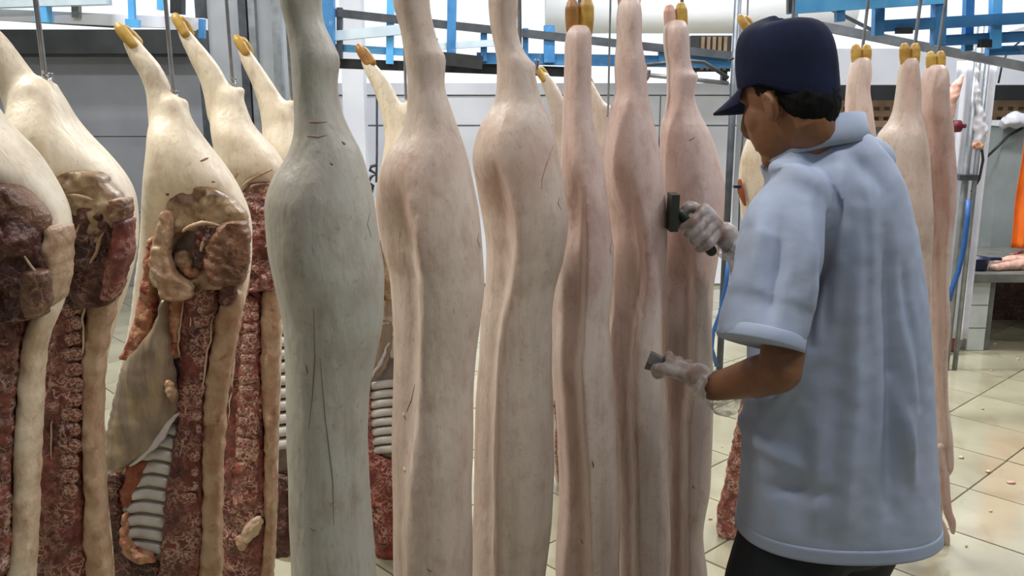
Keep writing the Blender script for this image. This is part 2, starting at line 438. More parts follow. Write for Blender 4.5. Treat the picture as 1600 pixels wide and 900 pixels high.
c_, s_ = math.cos(R45), math.sin(R45); h = TS / 2 - g
V, Fc = [], []
for X, Y in far:
    o = len(V)
    for a, b in ((-h, -h), (h, -h), (h, h), (-h, h)): V.append(Vector((X + a * c_ - b * s_, Y + a * s_ + b * c_, 0)))
    Fc.append((o, o + 1, o + 2, o + 3))
ft = struct('tile_field', (V, Fc), 'tile', None, floor); ft['kind'] = 'stuff'

struct('ceiling', box((-5, -3.5, CEIL), (6.5, 8.6, CEIL + 0.12)), 'ceiling', 'pale ceiling of the hall')
struct('blocker_front', box((-5, -3.62, -0.05), (6.5, -3.5, CEIL)), 'blocker_wall', 'unseen pale wall added behind the camera to block light')  # added out of view to cut the fill light from the front

struct('blocker_side_left', box((-5.12, -3.6, -0.05), (-5.0, 9, CEIL)), 'blocker_wall', 'unseen pale side wall added at left to block light')  # both side walls added out of view to hold back sky light
struct('blocker_side_right', box((6.5, -3.6, -0.05), (6.62, 9, CEIL)), 'blocker_wall', 'unseen pale side wall added at right to block light')
# grey tiled wall on the left, with a dark top band
XG0, XG1 = -5.0, P(430, 300, WALL_Y).x
zt = P(200, 82, WALL_Y).z; zb = P(200, 155, WALL_Y).z
wl = struct('wall_left', box((XG0, WALL_Y, 0), (XG1, WALL_Y + 0.15, zt)), 'wall_joint', 'grey tiled wall at the left end')
zrows = [0, 0.62, 1.24, zt - 0.03]
cw = 0.9
xx = XG1
i = 0
while xx > XG0 + 0.1:
    for r in range(len(zrows) - 1):
        m_ = 'grey_tile'
        o = struct('panel', box((max(XG0, xx - cw) + .004, WALL_Y - 0.012, zrows[r] + .004), (xx - .004, WALL_Y + 0.02, zrows[r + 1] - .004)), m_, None, wl)
    xx -= cw
trim = struct('trim_1', box((XG0, WALL_Y - 0.25, zt - 0.02), (P(318, 100, WALL_Y).x, WALL_Y + 0.2, zt + 0.16)), 'dark_band', 'dark beam running above the grey wall')
# white partition in the middle
XP0, XP1 = XG1, P(1146, 300, WALL_Y).x
zp = P(800, 130, WALL_Y).z
wb = struct('wall_back', box((XP0, WALL_Y, 0), (XP1 + 0.2, WALL_Y + 0.12, zp)), 'col_grey', 'low white panelled partition at the back')
n = 6
for i in range(n):
    x0 = XP0 + (XP1 - XP0) * i / n; x1 = XP0 + (XP1 - XP0) * (i + 1) / n
    struct('panel', box((x0 + .006, WALL_Y - 0.02, 0.02), (x1 - .006, WALL_Y + 0.02, 1.32)), 'white_panel', None, wb)
    struct('panel', box((x0 + .006, WALL_Y - 0.02, 1.335), (x1 - .006, WALL_Y + 0.02, zp - 0.1)), 'white_panel', None, wb)
struct('panel', box((XP0, WALL_Y - 0.05, zp - 0.09), (XP1 + 0.2, WALL_Y + 0.05, zp)), 'white_panel', None, wb)
# steel-clad pillars on the left
def pillar(name, xa, xb, Y, m, n):
    x0, x1 = P(xa, 200, Y).x, P(xb, 200, Y).x
    o = struct(name, box((x0, Y, 0), (x1, Y + (x1 - x0), CEIL)), m, n)
    return o
pl = pillar('wall_pillar', 335, 448, 6.4, 'col_grey', 'pale pillar behind the hanging legs at left')
for (xa, xb, m_) in ((319, 333, 'dark_steel'), (384, 396, 'dark_steel'), (399, 409, 'galv'), (434, 447, 'galv')):
    x0, x1 = P(xa, 200, 6.36).x, P(xb, 200, 6.36).x
    struct('corner_strip', box((x0, 6.34, 0), (x1, 6.4, CEIL)), m_, None, pl)
pl2 = pillar('wall_pillar', 537, 570, 6.8, 'white_panel', 'narrow white pillar between the hanging sides')

# right part of the hall: fascia, lattice, wall
xr0 = P(1300, 200, WALL_Y).x
zf0, zf1 = P(1400, 133, WALL_Y).z, P(1400, 78, WALL_Y).z
wr = struct('wall_right', box((XP1 + 0.2, WALL_Y + 0.3, 0), (6.4, WALL_Y + 0.45, P(1400, 190, WALL_Y).z)), 'grey_tile', 'grey wall at the back right')
struct('trim_2', box((XP1 + 0.0, WALL_Y - 0.2, zf0), (6.4, WALL_Y + 0.1, zf1)), 'white_panel', 'pale fascia board above the dark opening')
struct('trim_3', box((XP1 + 0.2, WALL_Y + 0.9, P(1400, 200, WALL_Y).z), (6.4, WALL_Y + 1.0, zf1)), 'dark_band', 'dark panel painting the shade below the pale fascia')  # dark strip stands in for the shaded gap under the fascia
# pierced tan block band
zl0, zl1 = P(1450, 199, WALL_Y).z, P(1450, 160, WALL_Y).z
lat = struct('trim_4', box((xr0, WALL_Y + 0.2, zl0), (6.4, WALL_Y + 0.24, zl0 + 0.02)), 'tan_brick', 'tan pierced vent block band')
for k in range(3):
    z = zl0 + (zl1 - zl0 - 0.035) * k / 2
    struct('brick', box((xr0, WALL_Y + 0.12, z), (6.4, WALL_Y + 0.2, z + 0.05)), 'tan_brick', None, lat)
xx = xr0
while xx < 4.6:
    struct('brick', box((xx, WALL_Y + 0.13, zl0), (xx + 0.04, WALL_Y + 0.19, zl1)), 'tan_brick', None, lat)
    xx += 0.085

# ---- ceiling lamps (above the frame)
for (x, y, w, c) in LAMPS:
    t = thing('ceiling_lamp', 'unseen twin tube ceiling lamp above x %+.1f' % x, 'lamp', (x, y, CEIL - 0.12), 'ceiling lamps of the hall')
    t['label'] = 'unseen white tube lamp fixed to the hall ceiling'
    part(t, 'housing', box((x - 0.65, y - 0.09, CEIL - 0.07), (x + 0.65, y + 0.09, CEIL - 0.001)), 'white_panel', False)
    for s in (-0.045, 0.045):
        part(t, 'tube', tube([(x - 0.6, y + s, CEIL - 0.09), (x + 0.6, y + s, CEIL - 0.09)], 0.014, 10), 'white_panel')
    ld = bpy.data.lights.new('lamp_light', 'AREA'); ld.shape = 'RECTANGLE'; ld.size = 1.25; ld.size_y = 0.2; ld.energy = w; ld.color = c
    lo = bpy.data.objects.new('lamp_light', ld); COL.objects.link(lo); lo.parent = t; lo.location = (0, 0, -0.02)
# ================================================================== OVERHEAD STEELWORK
def beam_data(p0, p1, hpx, dep=None):
    """square steel section from p0=(x,y,Y) to p1, height hpx photo pixels"""
    a, b = P(*p0), P(*p1)
    hh = PX(hpx, p0[1], 0.5 * (p0[2] + p1[2])) / 2
    d = (b - a).normalized(); up = Vector((0, 0, 1)); 
    if abs(d.z) > 0.9: up = Vector((0, 1, 0))
    s = d.cross(up).normalized(); up = s.cross(d).normalized()
    w = (dep or hh)
    V = []
    for q in (a, b):
        for (i, j) in ((-1, -1), (1, -1), (1, 1), (-1, 1)): V.append(q + s * w * i + up * hh * j)
    return V, [(0, 1, 2, 3), (7, 6, 5, 4), (0, 4, 5, 1), (1, 5, 6, 2), (2, 6, 7, 3), (3, 7, 4, 0)]
def beam(name, p0, p1, hpx, m, label, cat='beam', group=None):
    return single(name, beam_data(p0, p1, hpx), m, label, cat, group, smooth=False)
def frame_of(label, loc, items):
    t = thing('steel_gantry', label, 'gantry', loc, 'overhead steel gantries')
    for (nm, p0, p1, hpx, m) in items: part(t, nm, beam_data(p0, p1, hpx), m, False)
    return t
def pipe(name, pts, rpx, m, label, cat='pipe', group=None):
    q = [P(*p) for p in pts]
    return single(name, tube(q, PX(rpx, pts[0][1], pts[0][2]), 10), m, label, cat, group)
# overhead carcass rails (out of the frame, they carry the hooks)
RAIL_Z = 2.42
def rail(a, b, label):
    o = single('overhead_rail', tube([a, b], 0.02, 12), 'galv', label, 'rail', 'overhead hanging rails')
    return o
rail((-0.75, 0.5, RAIL_Z), (1.15, 2.75, RAIL_Z), 'round steel rail carrying the row of skin-side pork halves')
rail((-0.86, 0.3, RAIL_Z), (-0.42, 4.2, RAIL_Z), 'round steel rail carrying the cut-side pork halves at left')
rail((-0.4, 2.95, RAIL_Z), (2.3, 2.85, RAIL_Z), 'round steel rail carrying the pork halves behind the worker')
frame_of('bright blue steel frame over the hook rods at upper right', P(1466, 66, 3.7), (
    ('beam', (1235, 10, 3.5), (1472, -5, 3.7), 22, 'blue_light'), ('beam', (1376, 41, 3.7), (1660, 25, 3.7), 17, 'blue'), ('beam', (1464, 64, 3.75), (1660, 54, 3.75), 16, 'blue'), ('beam', (1542, 80, 3.8), (1660, 76, 3.8), 14, 'blue'),
    ('post', (1572, -760, 3.72), (1554, 76, 3.72), 16, 'blue_light'), ('post', (1468, -20, 3.7), (1465, 70, 3.7), 18, 'blue'), ('post', (1514, -20, 3.78), (1511, 80, 3.78), 13, 'blue'), ('post', (1373, -10, 3.68), (1371, 56, 3.68), 15, 'blue'),
    ('post', (1240, -680, 3.5), (1236, 20, 3.5), 13, 'dark_steel'), ('stub', (1312, 10, 3.56), (1312, 34, 3.56), 13, 'blue'), ('clip', (1400, 48, 3.66), (1425, 48, 3.66), 9, 'black'), ('clip', (1530, 68, 3.72), (1548, 68, 3.72), 12, 'black')))
frame_of('grey braced frame sloping down across the upper right', P(1400, 80, 4.6), (
    ('brace', (1236, 32, 4.6), (1660, 116, 4.6), 13, 'galv'), ('post', (1250, -560, 4.62), (1242, 36, 4.62), 8, 'galv'), ('stay', (1250, -10, 4.64), (1400, 66, 4.6), 5, 'dark_steel'), ('stay', (1600, 44, 4.6), (1480, 84, 4.6), 6, 'white_panel')))
frame_of('blue and black steel frame behind the row of trotters', P(705, 100, 5.7), (
    ('beam', (495, 17, 5.6), (1150, 88, 5.6), 12, 'dark_steel'), ('beam', (495, 59, 5.6), (632, 46, 5.6), 15, 'white_pipe'), ('beam', (680, 73, 5.6), (790, 66, 5.6), 10, 'white_pipe'), ('beam', (500, 73, 5.65), (640, 82, 5.65), 11, 'blue_light'),
    ('beam', (745, 91, 5.65), (1150, 98, 5.65), 17, 'blue'), ('beam', (495, 98, 5.7), (900, 113, 5.7), 15, 'black'), ('post', (714, -530, 5.6), (705, 98, 5.6), 15, 'blue'), ('post', (508, -530, 5.55), (514, 92, 5.55), 20, 'blue'), ('post', (531, 12, 5.6), (531, 92, 5.6), 9, 'dark_steel'),
    ('post', (611, -20, 5.62), (609, 100, 5.62), 11, 'blue_light'), ('post', (821, 44, 5.62), (821, 96, 5.62), 9, 'blue'), ('post', (858, 40, 5.62), (858, 98, 5.62), 17, 'blue'), ('post', (756, 52, 5.62), (756, 96, 5.62), 10, 'blue'), ('post', (1033, 72, 5.62), (1033, 100, 5.62), 9, 'blue'), ('post', (680, 60, 5.6), (680, 98, 5.6), 8, 'dark_steel'),
    ('drive_box', (690, 91, 5.55), (754, 98, 5.55), 19, 'black')))
pipe('guard_rail', [(1004, 102, 5.0), (1075, 95, 5.0), (1100, 97, 5.0), (1138, 122, 5.0)], 3, 'dark_steel', 'bent dark handrail left of the cap brim', 'rail')
pipe('guard_rail', [(1000, 116, 5.0), (1138, 130, 5.0)], 3.5, 'galv', 'straight grey handrail below the bent one', 'rail')
frame_of('pale channel frame with blue brackets at the top left', P(150, 40, 5.5), (
    ('beam', (-30, 3, 5.4), (170, -3, 5.4), 20, 'white_pipe'), ('beam', (-30, 22, 5.5), (322, 38, 5.5), 17, 'white_panel'), ('beam', (-30, 24, 5.6), (190, 38, 5.6), 12, 'black'), ('bracket', (66, -20, 5.4), (68, 35, 5.4), 19, 'blue_light'), ('bracket', (205, -20, 5.4), (207, 36, 5.4), 9, 'blue_light'), ('bracket', (198, 36, 5.38), (218, 37, 5.38), 12, 'blue_light'),
    ('bracket', (253, -20, 5.4), (253, 16, 5.4), 12, 'blue_light'), ('bracket', (278, -20, 5.42), (278, 22, 5.42), 18, 'black'), ('bracket', (316, 30, 5.45), (316, 60, 5.45), 9, 'blue'), ('post', (100, -560, 5.45), (120, 28, 5.45), 12, 'galv'), ('clip', (105, -2, 5.38), (130, -1, 5.38), 8, 'black')))
# big white duct and the slatted vent under it
dx0, dx1 = P(852, 40, 6.3).x, P(1330, 40, 6.3).x
zc = P(1000, 5, 6.3).z
V, Fc = [], []
nn = 18
for X in (dx0, dx1):
    for k in range(nn):
        a = 2 * math.pi * k / nn
        V.append(Vector((X, 6.3 + 0.16 * math.cos(a), zc + 0.12 + 0.32 * math.sin(a))))
Fc = [(k, (k + 1) % nn, nn + (k + 1) % nn, nn + k) for k in range(nn)] + [tuple(range(nn)), tuple(range(2 * nn - 1, nn - 1, -1))]
single('ventilation_duct', (V, Fc), 'duct_white', 'big white rounded duct over the fifth and sixth shanks', 'duct')
vt = thing('vent_grille', 'dark and beige slatted vent left of the cap', 'vent', P(1110, 110, 7.45))
a, b = P(1076, 112, 7.45), P(1142, 56, 7.45)
part(vt, 'frame', box((a.x, 7.41, a.z), (b.x, 7.5, b.z)), 'dark_band', False)
for xq in (a.x + .02, b.x - .06):
    part(vt, 'leg', box((xq, WALL_Y + 0.02, zp - 0.02), (xq + 0.04, WALL_Y + 0.1, a.z + 0.02)), 'dark_band', False)
for k in range(5):
    x0 = a.x + 0.08 + k * 0.045
    part(vt, 'slat', box((x0, 7.385, a.z + 0.01), (x0 + 0.026, 7.415, b.z - 0.01)), 'tan_brick', False)
# posts behind the worker
def post(name, x, Y, rpx, m, label, ztop=CEIL):
    q = P(x, 300, Y); r = PX(rpx, 300, Y)
    return single(name, tube([(q.x, Y, 0), (q.x, Y, ztop)], r, 12), m, label, 'post')
post('steel_post', 1138, 5.0, 5.5, 'dark_steel', 'slim dark steel post between carcass and worker', 2.1)
pipe('thin_wire', [(1185, -560, 5.4), (1163, 190, 5.4), (1158, 240, 5.4), (1155, 330, 5.4), (1150, 500, 5.4)], 1.5, 'dark_steel', 'thin wire hanging by the worker', 'wire')
pipe('blue_hose', [(1139, 395, 4.92), (1135, 440, 4.92), (1125, 490, 4.92), (1114, 520, 4.92), (1112, 545, 4.9), (1120, 572, 4.9)], 3.5, 'hose_blue', 'blue hose beside the raised gloved hand', 'hose')

# ================================================================== RIGHT CORNER
sp = thing('steel_stand', 'galvanised twin post with clamp in front of white sheet', 'post', P(1508, 525, 5.0))
for x in (1506, 1521):
    q = P(x, 300, 5.0)
    part(sp, 'upright', tube([(q.x, 5.0, 0.0), (q.x, 5.0, 1.95)], 0.019 if x == 1506 else 0.014, 12), 'galv')
q = P(1508, 277, 4.97)
part(sp, 'clamp', box((q.x - 0.045, 4.94, q.z - 0.015), (q.x + 0.06, 5.04, q.z + 0.015)), 'dark_steel', False)
# white plastic sheet
def sheet(xa, xb, ya, yb, Y, wav, nfold, seed=0, thick=0.006):
    V, Fc = [], []; nx, nz = 40, 24
    for side in (0, 1):
        for j in range(nz + 1):
            for i in range(nx + 1):
                x = xa + (xb - xa) * i / nx; y = ya + (yb - ya) * j / nz
                q = P(x, y, Y)
                V.append(Vector((P(x, 300, Y).x, Y + wav * math.sin(nfold * math.pi * i / nx + 1.2 * noise.noise(Vector((i * .1, j * .1, seed)))) + side * thick, q.z)))
    o = (nx + 1) * (nz + 1)
    for j in range(nz):
        for i in range(nx):
            a = j * (nx + 1) + i
            Fc.append((a, a + 1, a + nx + 2, a + nx + 1)); Fc.append((o + a, o + a + nx + 1, o + a + nx + 2, o + a + 1))
    edge = [j * (nx + 1) for j in range(nz + 1)]; edge2 = [j * (nx + 1) + nx for j in range(nz + 1)]
    for E in (edge, edge2, list(range(nx + 1)), list(range(nz * (nx + 1), o))):
        for a, b in zip(E[:-1], E[1:]): Fc.append((a, b, o + b, o + a))
    return V, Fc
single('plastic_sheet', sheet(1476, 1537, 95, 530, 5.3, 0.02, 7, 1), 'plastic_sheet', 'white plastic sheet hanging behind the steel stand', 'sheet')
single('orange_cloth', sheet(1590, 1660, 198, 388, 5.6, 0.02, 6, 2), 'orange_cloth', 'bright orange cloth hanging at the right edge', 'cloth')
pipe('blue_hose', [(1513, 312, 4.93), (1511, 345, 4.93), (1505, 390, 4.9), (1497, 425, 4.9), (1487, 452, 4.88), (1483, 470, 4.88)], 4.0, 'hose_blue', 'blue hose strapped down the steel stand', 'hose')
pipe('black_cable', [(1520, 215, 5.0), (1533, 222, 5.0), (1536, 250, 5.0), (1530, 280, 5.0), (1518, 300, 5.0)], 2.0, 'black', 'black cable looping beside the steel stand', 'cable')
pipe('black_cable', [(1598, 200, 6.555), (1575, 212, 6.56), (1560, 228, 6.575), (1540, 247, 6.59)], 2.0, 'black', 'black cable slanting across the metal panel', 'cable')
pipe('black_cable', [(1560, 130, 6.4), (1566, 100, 6.4), (1575, 80, 6.4), (1600, 60, 6.4)], 1.5, 'black', 'thin cable crossing the pale fascia', 'cable')
mp_ = thing('metal_panel', 'grey sheet metal cabinet behind the blue scoop', 'cabinet', P(1560, 430, 6.6))
a, b = P(1532, 520, 6.6), P(1660, 197, 6.6)
part(mp_, 'body', box((a.x, 6.6, 0), (b.x, 6.9, b.z)), 'sheet_metal', False)
part(mp_, 'top_rim', box((a.x - 0.02, 6.57, b.z), (b.x, 6.92, b.z + 0.035)), 'white_panel', False)
rg = limb([P(1568, 195, 6.55), P(1580, 186, 6.5), P(1600, 188, 6.5)], [0.03, 0.05, 0.05])
single('white_rag', remeshed('rag', merge(rg, limb([P(1575, 190, 6.5), P(1590, 192, 6.52)], [0.04, 0.04])), 0.012, 2, lambda v, n: 0.012 * noise.noise(v * 25)), 'plastic_sheet', 'crumpled pale rag lying on the metal cabinet', 'rag')
# pale hanging offal bag, pink scrap and dark box
bagp = [P(1526, 95, 4.975), P(1527, 140, 4.975), P(1530, 175, 4.975), P(1532, 205, 4.975), P(1529, 224, 4.975)]
bg_ = thing('hanging_bag', 'thin pale plastic bag with pink scraps hung on the stand', 'bag', P(1530, 230, 4.9))
part(bg_, 'bag', remeshed('bag', limb(bagp, [0.008, 0.012, 0.024, 0.036, 0.03]), 0.007, 2, lambda v, n: 0.014 * noise.noise(v * 30)), 'plastic_sheet')
part(bg_, 'scrap', remeshed('scr', ellipsoid(P(1528, 228, 4.87), [Vector((.034, 0, 0)), Vector((0, .03, 0)), Vector((0, 0, .02))]), 0.007, 2, lambda v, n: 0.012 * noise.noise(v * 40)), 'fat_bloody')
single('fat_scrap', remeshed('scr2', limb([P(1503, 120, 4.97), P(1488, 150, 4.97), P(1483, 185, 4.97)], [0.012, 0.035, 0.022]), 0.007, 2, lambda v, n: 0.008 * noise.noise(v * 30)), 'toe_pink', 'pink skin scrap hanging beside the rightmost leg', 'scrap')
single('dark_red_valve', merge(tube([P(1482, 198, 4.97), P(1500, 197, 4.97)], 0.033, 14), tube([P(1483, 198, 4.97), P(1479, 212, 4.97)], 0.012, 10), tube([P(1498, 197, 4.98), P(1508, 197, 4.99)], 0.012, 10)), 'gasket', 'dark red valve knob right of the rightmost leg', 'valve')
# stone table
tb = thing('work_table', 'low concrete work table with white tiled pier', 'table', P(1560, 535, 5.6))
zt0 = P(1560, 424, 5.45).z
xa = P(1497, 420, 5.5).x
part(tb, 'slab', box((xa, 5.35, zt0 - 0.05), (4.6, 6.4, zt0)), 'concrete', False)
xs = [P(x, 480, 5.5).x for x in (1501, 1507, 1531, 1541)]
part(tb, 'pier', box((xs[0], 5.42, 0), (xs[3], 5.7, zt0 - 0.05)), 'concrete', False)
for k in range(3):
    z0, z1 = (zt0 - 0.06) * k / 3, (zt0 - 0.06) * (k + 1) / 3
    part(tb, 'tile', box((xs[1] - 0.005, 5.405, z0 + 0.003), (xs[2], 5.43, z1 - 0.003)), 'white_tile', False)
part(tb, 'shade_panel', box((xs[3], 6.2, 0), (4.6, 6.3, zt0 - 0.05)), 'meat_dark', False)  # dark sheet stands in for the shade under the slab
# blue scoop
sc_ = thing('scoop', 'dark blue plastic scoop on the table corner', 'scoop', P(1525, 424, 5.42))
c0 = P(1524, 424, 5.5); zz = zt0
prof = [(0.05, 0.0), (0.062, 0.01), (0.075, 0.075), (0.078, 0.078), (0.07, 0.074), (0.056, 0.014), (0.0, 0.01)]
V, Fc = [], []
for (r, hgt) in prof:
    for k in range(20):
        a = 2 * math.pi * k / 20; V.append(Vector((c0.x + r * math.cos(a), 5.5 + r * math.sin(a), zz + 0.001 + hgt)))
for i in range(len(prof) - 1):
    for k in range(20): Fc.append((i * 20 + k, i * 20 + (k + 1) % 20, (i + 1) * 20 + (k + 1) % 20, (i + 1) * 20 + k))
Fc.append(tuple(range(19, -1, -1)))
part(sc_, 'bowl', (V, Fc), 'navy_plastic')
part(sc_, 'handle', box((c0.x + 0.07, 5.485, zz + 0.062), (c0.x + 0.15, 5.515, zz + 0.078)), 'navy_plastic', False)
# meat on the table
for k, (x0, x1, Ya, Yb, zo, lab) in enumerate(((1550, 1600, 5.46, 5.50, .03, 'long pale pink meat strip beside the blue scoop'), (1556, 1610, 5.62, 5.60, .042, 'pink meat strip lying behind the front strip'), (1580, 1650, 5.76, 5.80, .055, 'dark pink meat cut at the back of the table'))):
    a, b = P(x0, 420, Ya), P(x1, 420, Yb); a.z = zt0 + zo - .006; b.z = zt0 + zo + .006
    single('meat_strip', remeshed('ms', limb([a, a.lerp(b, .5), b], [0.02, 0.028 + .4 * (zo - .03), 0.036 + .5 * (zo - .03)]), 0.008, 2, lambda v, n: 0.008 * noise.noise(v * 28)), 'toe_pink' if k < 2 else 'meat_red', lab, 'meat', 'meat strips on the table')
# bucket-like things on the floor by the table
single('red_rag', remeshed('rr', merge(ellipsoid(P(1489, 520, 5.4), [Vector((.035, 0, 0)), Vector((0, .04, 0)), Vector((0, 0, .02))]), ellipsoid(Vector((P(1487, 530, 5.4).x, 5.4, .045)), [Vector((.03, 0, 0)), Vector((0, .04, 0)), Vector((0, 0, .05))])), 0.008, 2, lambda v, n: .008 * noise.noise(v * 30)), 'meat_red', 'small red and dark bundle at the table foot', 'bundle')
# scraps on the floor
scr = [(1510, 545, 9), (1555, 538, 7), (1590, 562, 6), (1548, 580, 5), (1502, 716, 8), (1545, 738, 9), (1548, 800, 6), (1420, 872, 9), (1510, 855, 5), (1580, 755, 12), (1535, 640, 5), (1128, 700, 4), (1110, 812, 6)]
for k, (x, y, w) in enumerate(scr):
    dy = -(y - 450) / F_PX; t = -CAM_Z / (-SP + dy * CP); q = Vector(((x - 800) / F_PX * t, (CP + dy * SP) * t, 0.004))
    r = .62 * w / F_PX * t
    d = remeshed('fs', ellipsoid(q, [Vector((r, r * .3, 0)), Vector((-r * .3, r * .7, 0)), Vector((0, 0, .006))], 14, 8), 0.006, 1, lambda v, n: .004 * noise.noise(v * 50))
    single('floor_scrap', d, 'fat_pale' if k % 3 else 'toe_pink', 'small pale meat scrap lying on the wet floor', 'scrap', 'scraps on the wet floor')

# cable with hook on the middle wall
pipe('black_cable', [(590, 100, 5.7), (589, 150, 5.7), (589, 240, 5.7), (588, 285, 5.7)], 1.8, 'dark_steel', 'thin rod hanging left of the second carcass', 'rod')
pipe('black_cable', [(589, 258, 5.68), (580, 260, 5.66), (578, 266, 5.66), (588, 272, 5.68), (580, 276, 5.66), (576, 285, 5.66), (583, 290, 5.68), (580, 303, 5.66)], 2.4, 'black', 'small coiled black cable left of the second carcass', 'cable')

# ================================================================== PORK HALVES
def meat_hook(tip, top_z, lean, label, r=0.0045, curl=(0, 1), cs=0.35):
    """steel hook: straight rod from the rail, J-bend through the hock"""
    tip = Vector(tip)
    top = Vector((tip.x + lean, tip.y, top_z))
    cv = Vector((curl[0], curl[1], 0)).normalized()
    pts = [top + cv * 0.02 + Vector((0, 0, 0.0)), top + Vector((0, 0, 0.0)), top.lerp(tip, 0.5), tip + Vector((0, 0, 0.05)), tip + Vector((0, 0, 0.01)), tip + cv * 0.012 * cs + Vector((0, 0, -0.012 * cs)), tip + cv * 0.034 * cs + Vector((0, 0, -0.016 * cs)), tip + cv * 0.052 * cs + Vector((0, 0, 0.002)), tip + cv * 0.056 * cs + Vector((0, 0, 0.03 * cs))]
    p, rr = smooth_path(pts, r, 4)
    t = thing('meat_hook', label, 'hook', tip, 'steel meat hooks')
    part(t, 'rod', tube(p, r, 8), 'steel')
    ring = [top + Vector((0, 0.028 * math.cos(a), 0.022 + 0.028 * math.sin(a))) for a in [i * math.pi / 8 for i in range(17)]]
    part(t, 'ring', tube(ring, r, 8), 'steel')
    return t
def hoof(parent, base, tipp, r, m='hoof', side=Vector((1, 0, 0))):
    """one toe of a trotter: flat-soled pointed claw"""
    base, tipp = Vector(base), Vector(tipp); base = base - (tipp - base) * .35
    d = tipp - base
    data = limb([base - d * 0.15, base + d * 0.35, base + d * 0.75, tipp - d * 0.1], [r * 0.9, r * 1.04, r * 1.0, r * 0.84], 14, 5)
    return part(parent, 'hoof', data, m)
def skin_disp(amp, seed):
    return lambda v, n: amp * (noise.noise(Vector((v.x * 9 + seed, v.y * 9, v.z * 5))) + 0.5 * noise.noise(Vector((v.x * 24, v.y * 24 + seed, v.z * 10))))

def skin_half(label, rows, Y, m, k=1.0, crease=None, cd=0.03, toes=None, hoofm='hoof', extra=(), voxel=0.007, kb=1.15, seed=0.0, face=None, group='pork halves hung skin side out', pmax=2.0, front_legs=()):
    rows = list(rows)
    ytop, ybot = rows[0][0], rows[-1][0]
    tf = lambda y, w: min(0.012 + k * w * 0.95, 0.105 * k)
    tb = lambda y, w: min(0.012 + kb * w, 0.12)
    d = loft(rows, Y, tf, tb, nrow=90, nx=30, p=pmax, crease=crease, cd=cd, cw=0.035, topcap=0.8)
    ex = [limb([P(hx - 26, hy + 46, Y), P(hx - 14, hy + 16, Y), P(hx - 4, hy + 3, Y)], [PX(20, hy, Y), PX(13, hy, Y), PX(7, hy, Y)], 12) for hx, hy in extra]
    d = merge(d, *ex)
    base = P(0.5 * (rows[-1][1] + rows[-1][2]), ybot, Y)
    t = thing('pork_half', label, 'carcass', base, group)
    part(t, 'skin', remeshed('skin', d, voxel, 3, skin_disp(0.003, seed)), m)
    # two toes
    if toes:
        for (bx, by, tx, ty, rp, hm) in toes:
            hoof(t, P(bx, by, Y), P(tx, ty, Y), PX(rp, by, Y), hm)
    # split cut face on the far side
    yb = [r for r in rows if r[0] > ytop + 0.35 * (ybot - ytop)]
    if face is not None:
        fr = [(y, xl + (xr - xl) * face[0], xl + (xr - xl) * face[1]) for y, xl, xr in yb]
        part(t, 'cut_face', loft(fr, Y + face[2], 0.01, 0.045, nrow=50, nx=12, p=3, amp=0.006, freq=30), 'meat')
    for fl in front_legs:
        part(t, 'foreleg', remeshed('fl', limb([P(*q[:3]) for q in fl], [PX(q[3], q[1], q[2]) for q in fl]), 0.006, 3), m)
    return t

A = [(-118, 452, 488), (-90, 446, 498), (-40, 440, 508), (0, 438, 500), (30, 445, 502), (60, 452, 515), (95, 456, 530), (130, 458, 527), (170, 460, 533), (200, 460, 545), (240, 450, 565), (280, 426, 575), (320, 415, 583), (380, 418, 592), (440, 430, 601), (500, 443, 599), (560, 448, 586), (620, 450, 575), (680, 450, 573), (750, 453, 577), (820, 456, 582), (900, 458, 587), (1000, 462, 590), (1150, 468, 588), (1300, 482, 572)]
skin_half('largest grey-skinned pork half, nearest the camera', A, 1.3, 'skin_grey', 1.0, toes=((458, -115, 455, -150, 17, 'hoof'), (482, -115, 486, -148, 17, 'hoof')), seed=1, voxel=0.006, extra=((530, 95),), face=(0.2, 0.9, 0.06))
B = [(-78, 622, 664), (-50, 616, 672), (0, 615, 672), (40, 625, 678), (70, 630, 686), (92, 633, 696), (130, 637, 694), (170, 636, 705), (200, 630, 715), (240, 605, 728), (280, 590, 738), (330, 584, 748), (380, 588, 753), (440, 603, 756), (500, 608, 750), (560, 610, 742), (620, 608, 738), (700, 606, 739), (780, 608, 737), (900, 610, 737), (1000, 615, 735), (1150, 625, 728)]
skin_half('creased pinkish pork half, right of the nearest grey one', B, 1.55, 'skin_pink', 1.0, crease=[(250, 632), (330, 648), (400, 658), (480, 660), (600, 655), (750, 640), (900, 634), (1150, 645)], cd=0.05, toes=((632, -78, 628, -108, 14, 'hoof'), (654, -78, 656, -108, 14, 'hoof')), seed=2, voxel=0.006, extra=((695, 93),), face=(0.05, 0.8, 0.08))
C = [(-58, 768, 804), (-30, 763, 808), (0, 762, 810), (40, 765, 808), (75, 772, 815), (100, 776, 832), (130, 776, 838), (160, 772, 846), (182, 758, 856), (210, 745, 865), (250, 739, 874), (300, 744, 882), (350, 751, 888), (400, 757, 882), (450, 756, 868), (500, 750, 862), (560, 748, 862), (640, 742, 865), (720, 740, 866), (800, 738, 863), (900, 735, 852), (1000, 736, 845), (1100, 745, 835)]
skin_half('pork half with a long red scratch on its ham, third in the row', C, 1.72, 'skin_pink', 1.0, crease=[(230, 778), (300, 792), (370, 800), (430, 797), (500, 786), (600, 776), (750, 772), (900, 772), (1100, 780)], cd=0.06, toes=((775, -56, 771, -84, 13, 'hoof'), (796, -56, 799, -84, 13, 'hoof')), seed=3, voxel=0.006, extra=((836, 102),), face=(0.05, 0.8, 0.09))
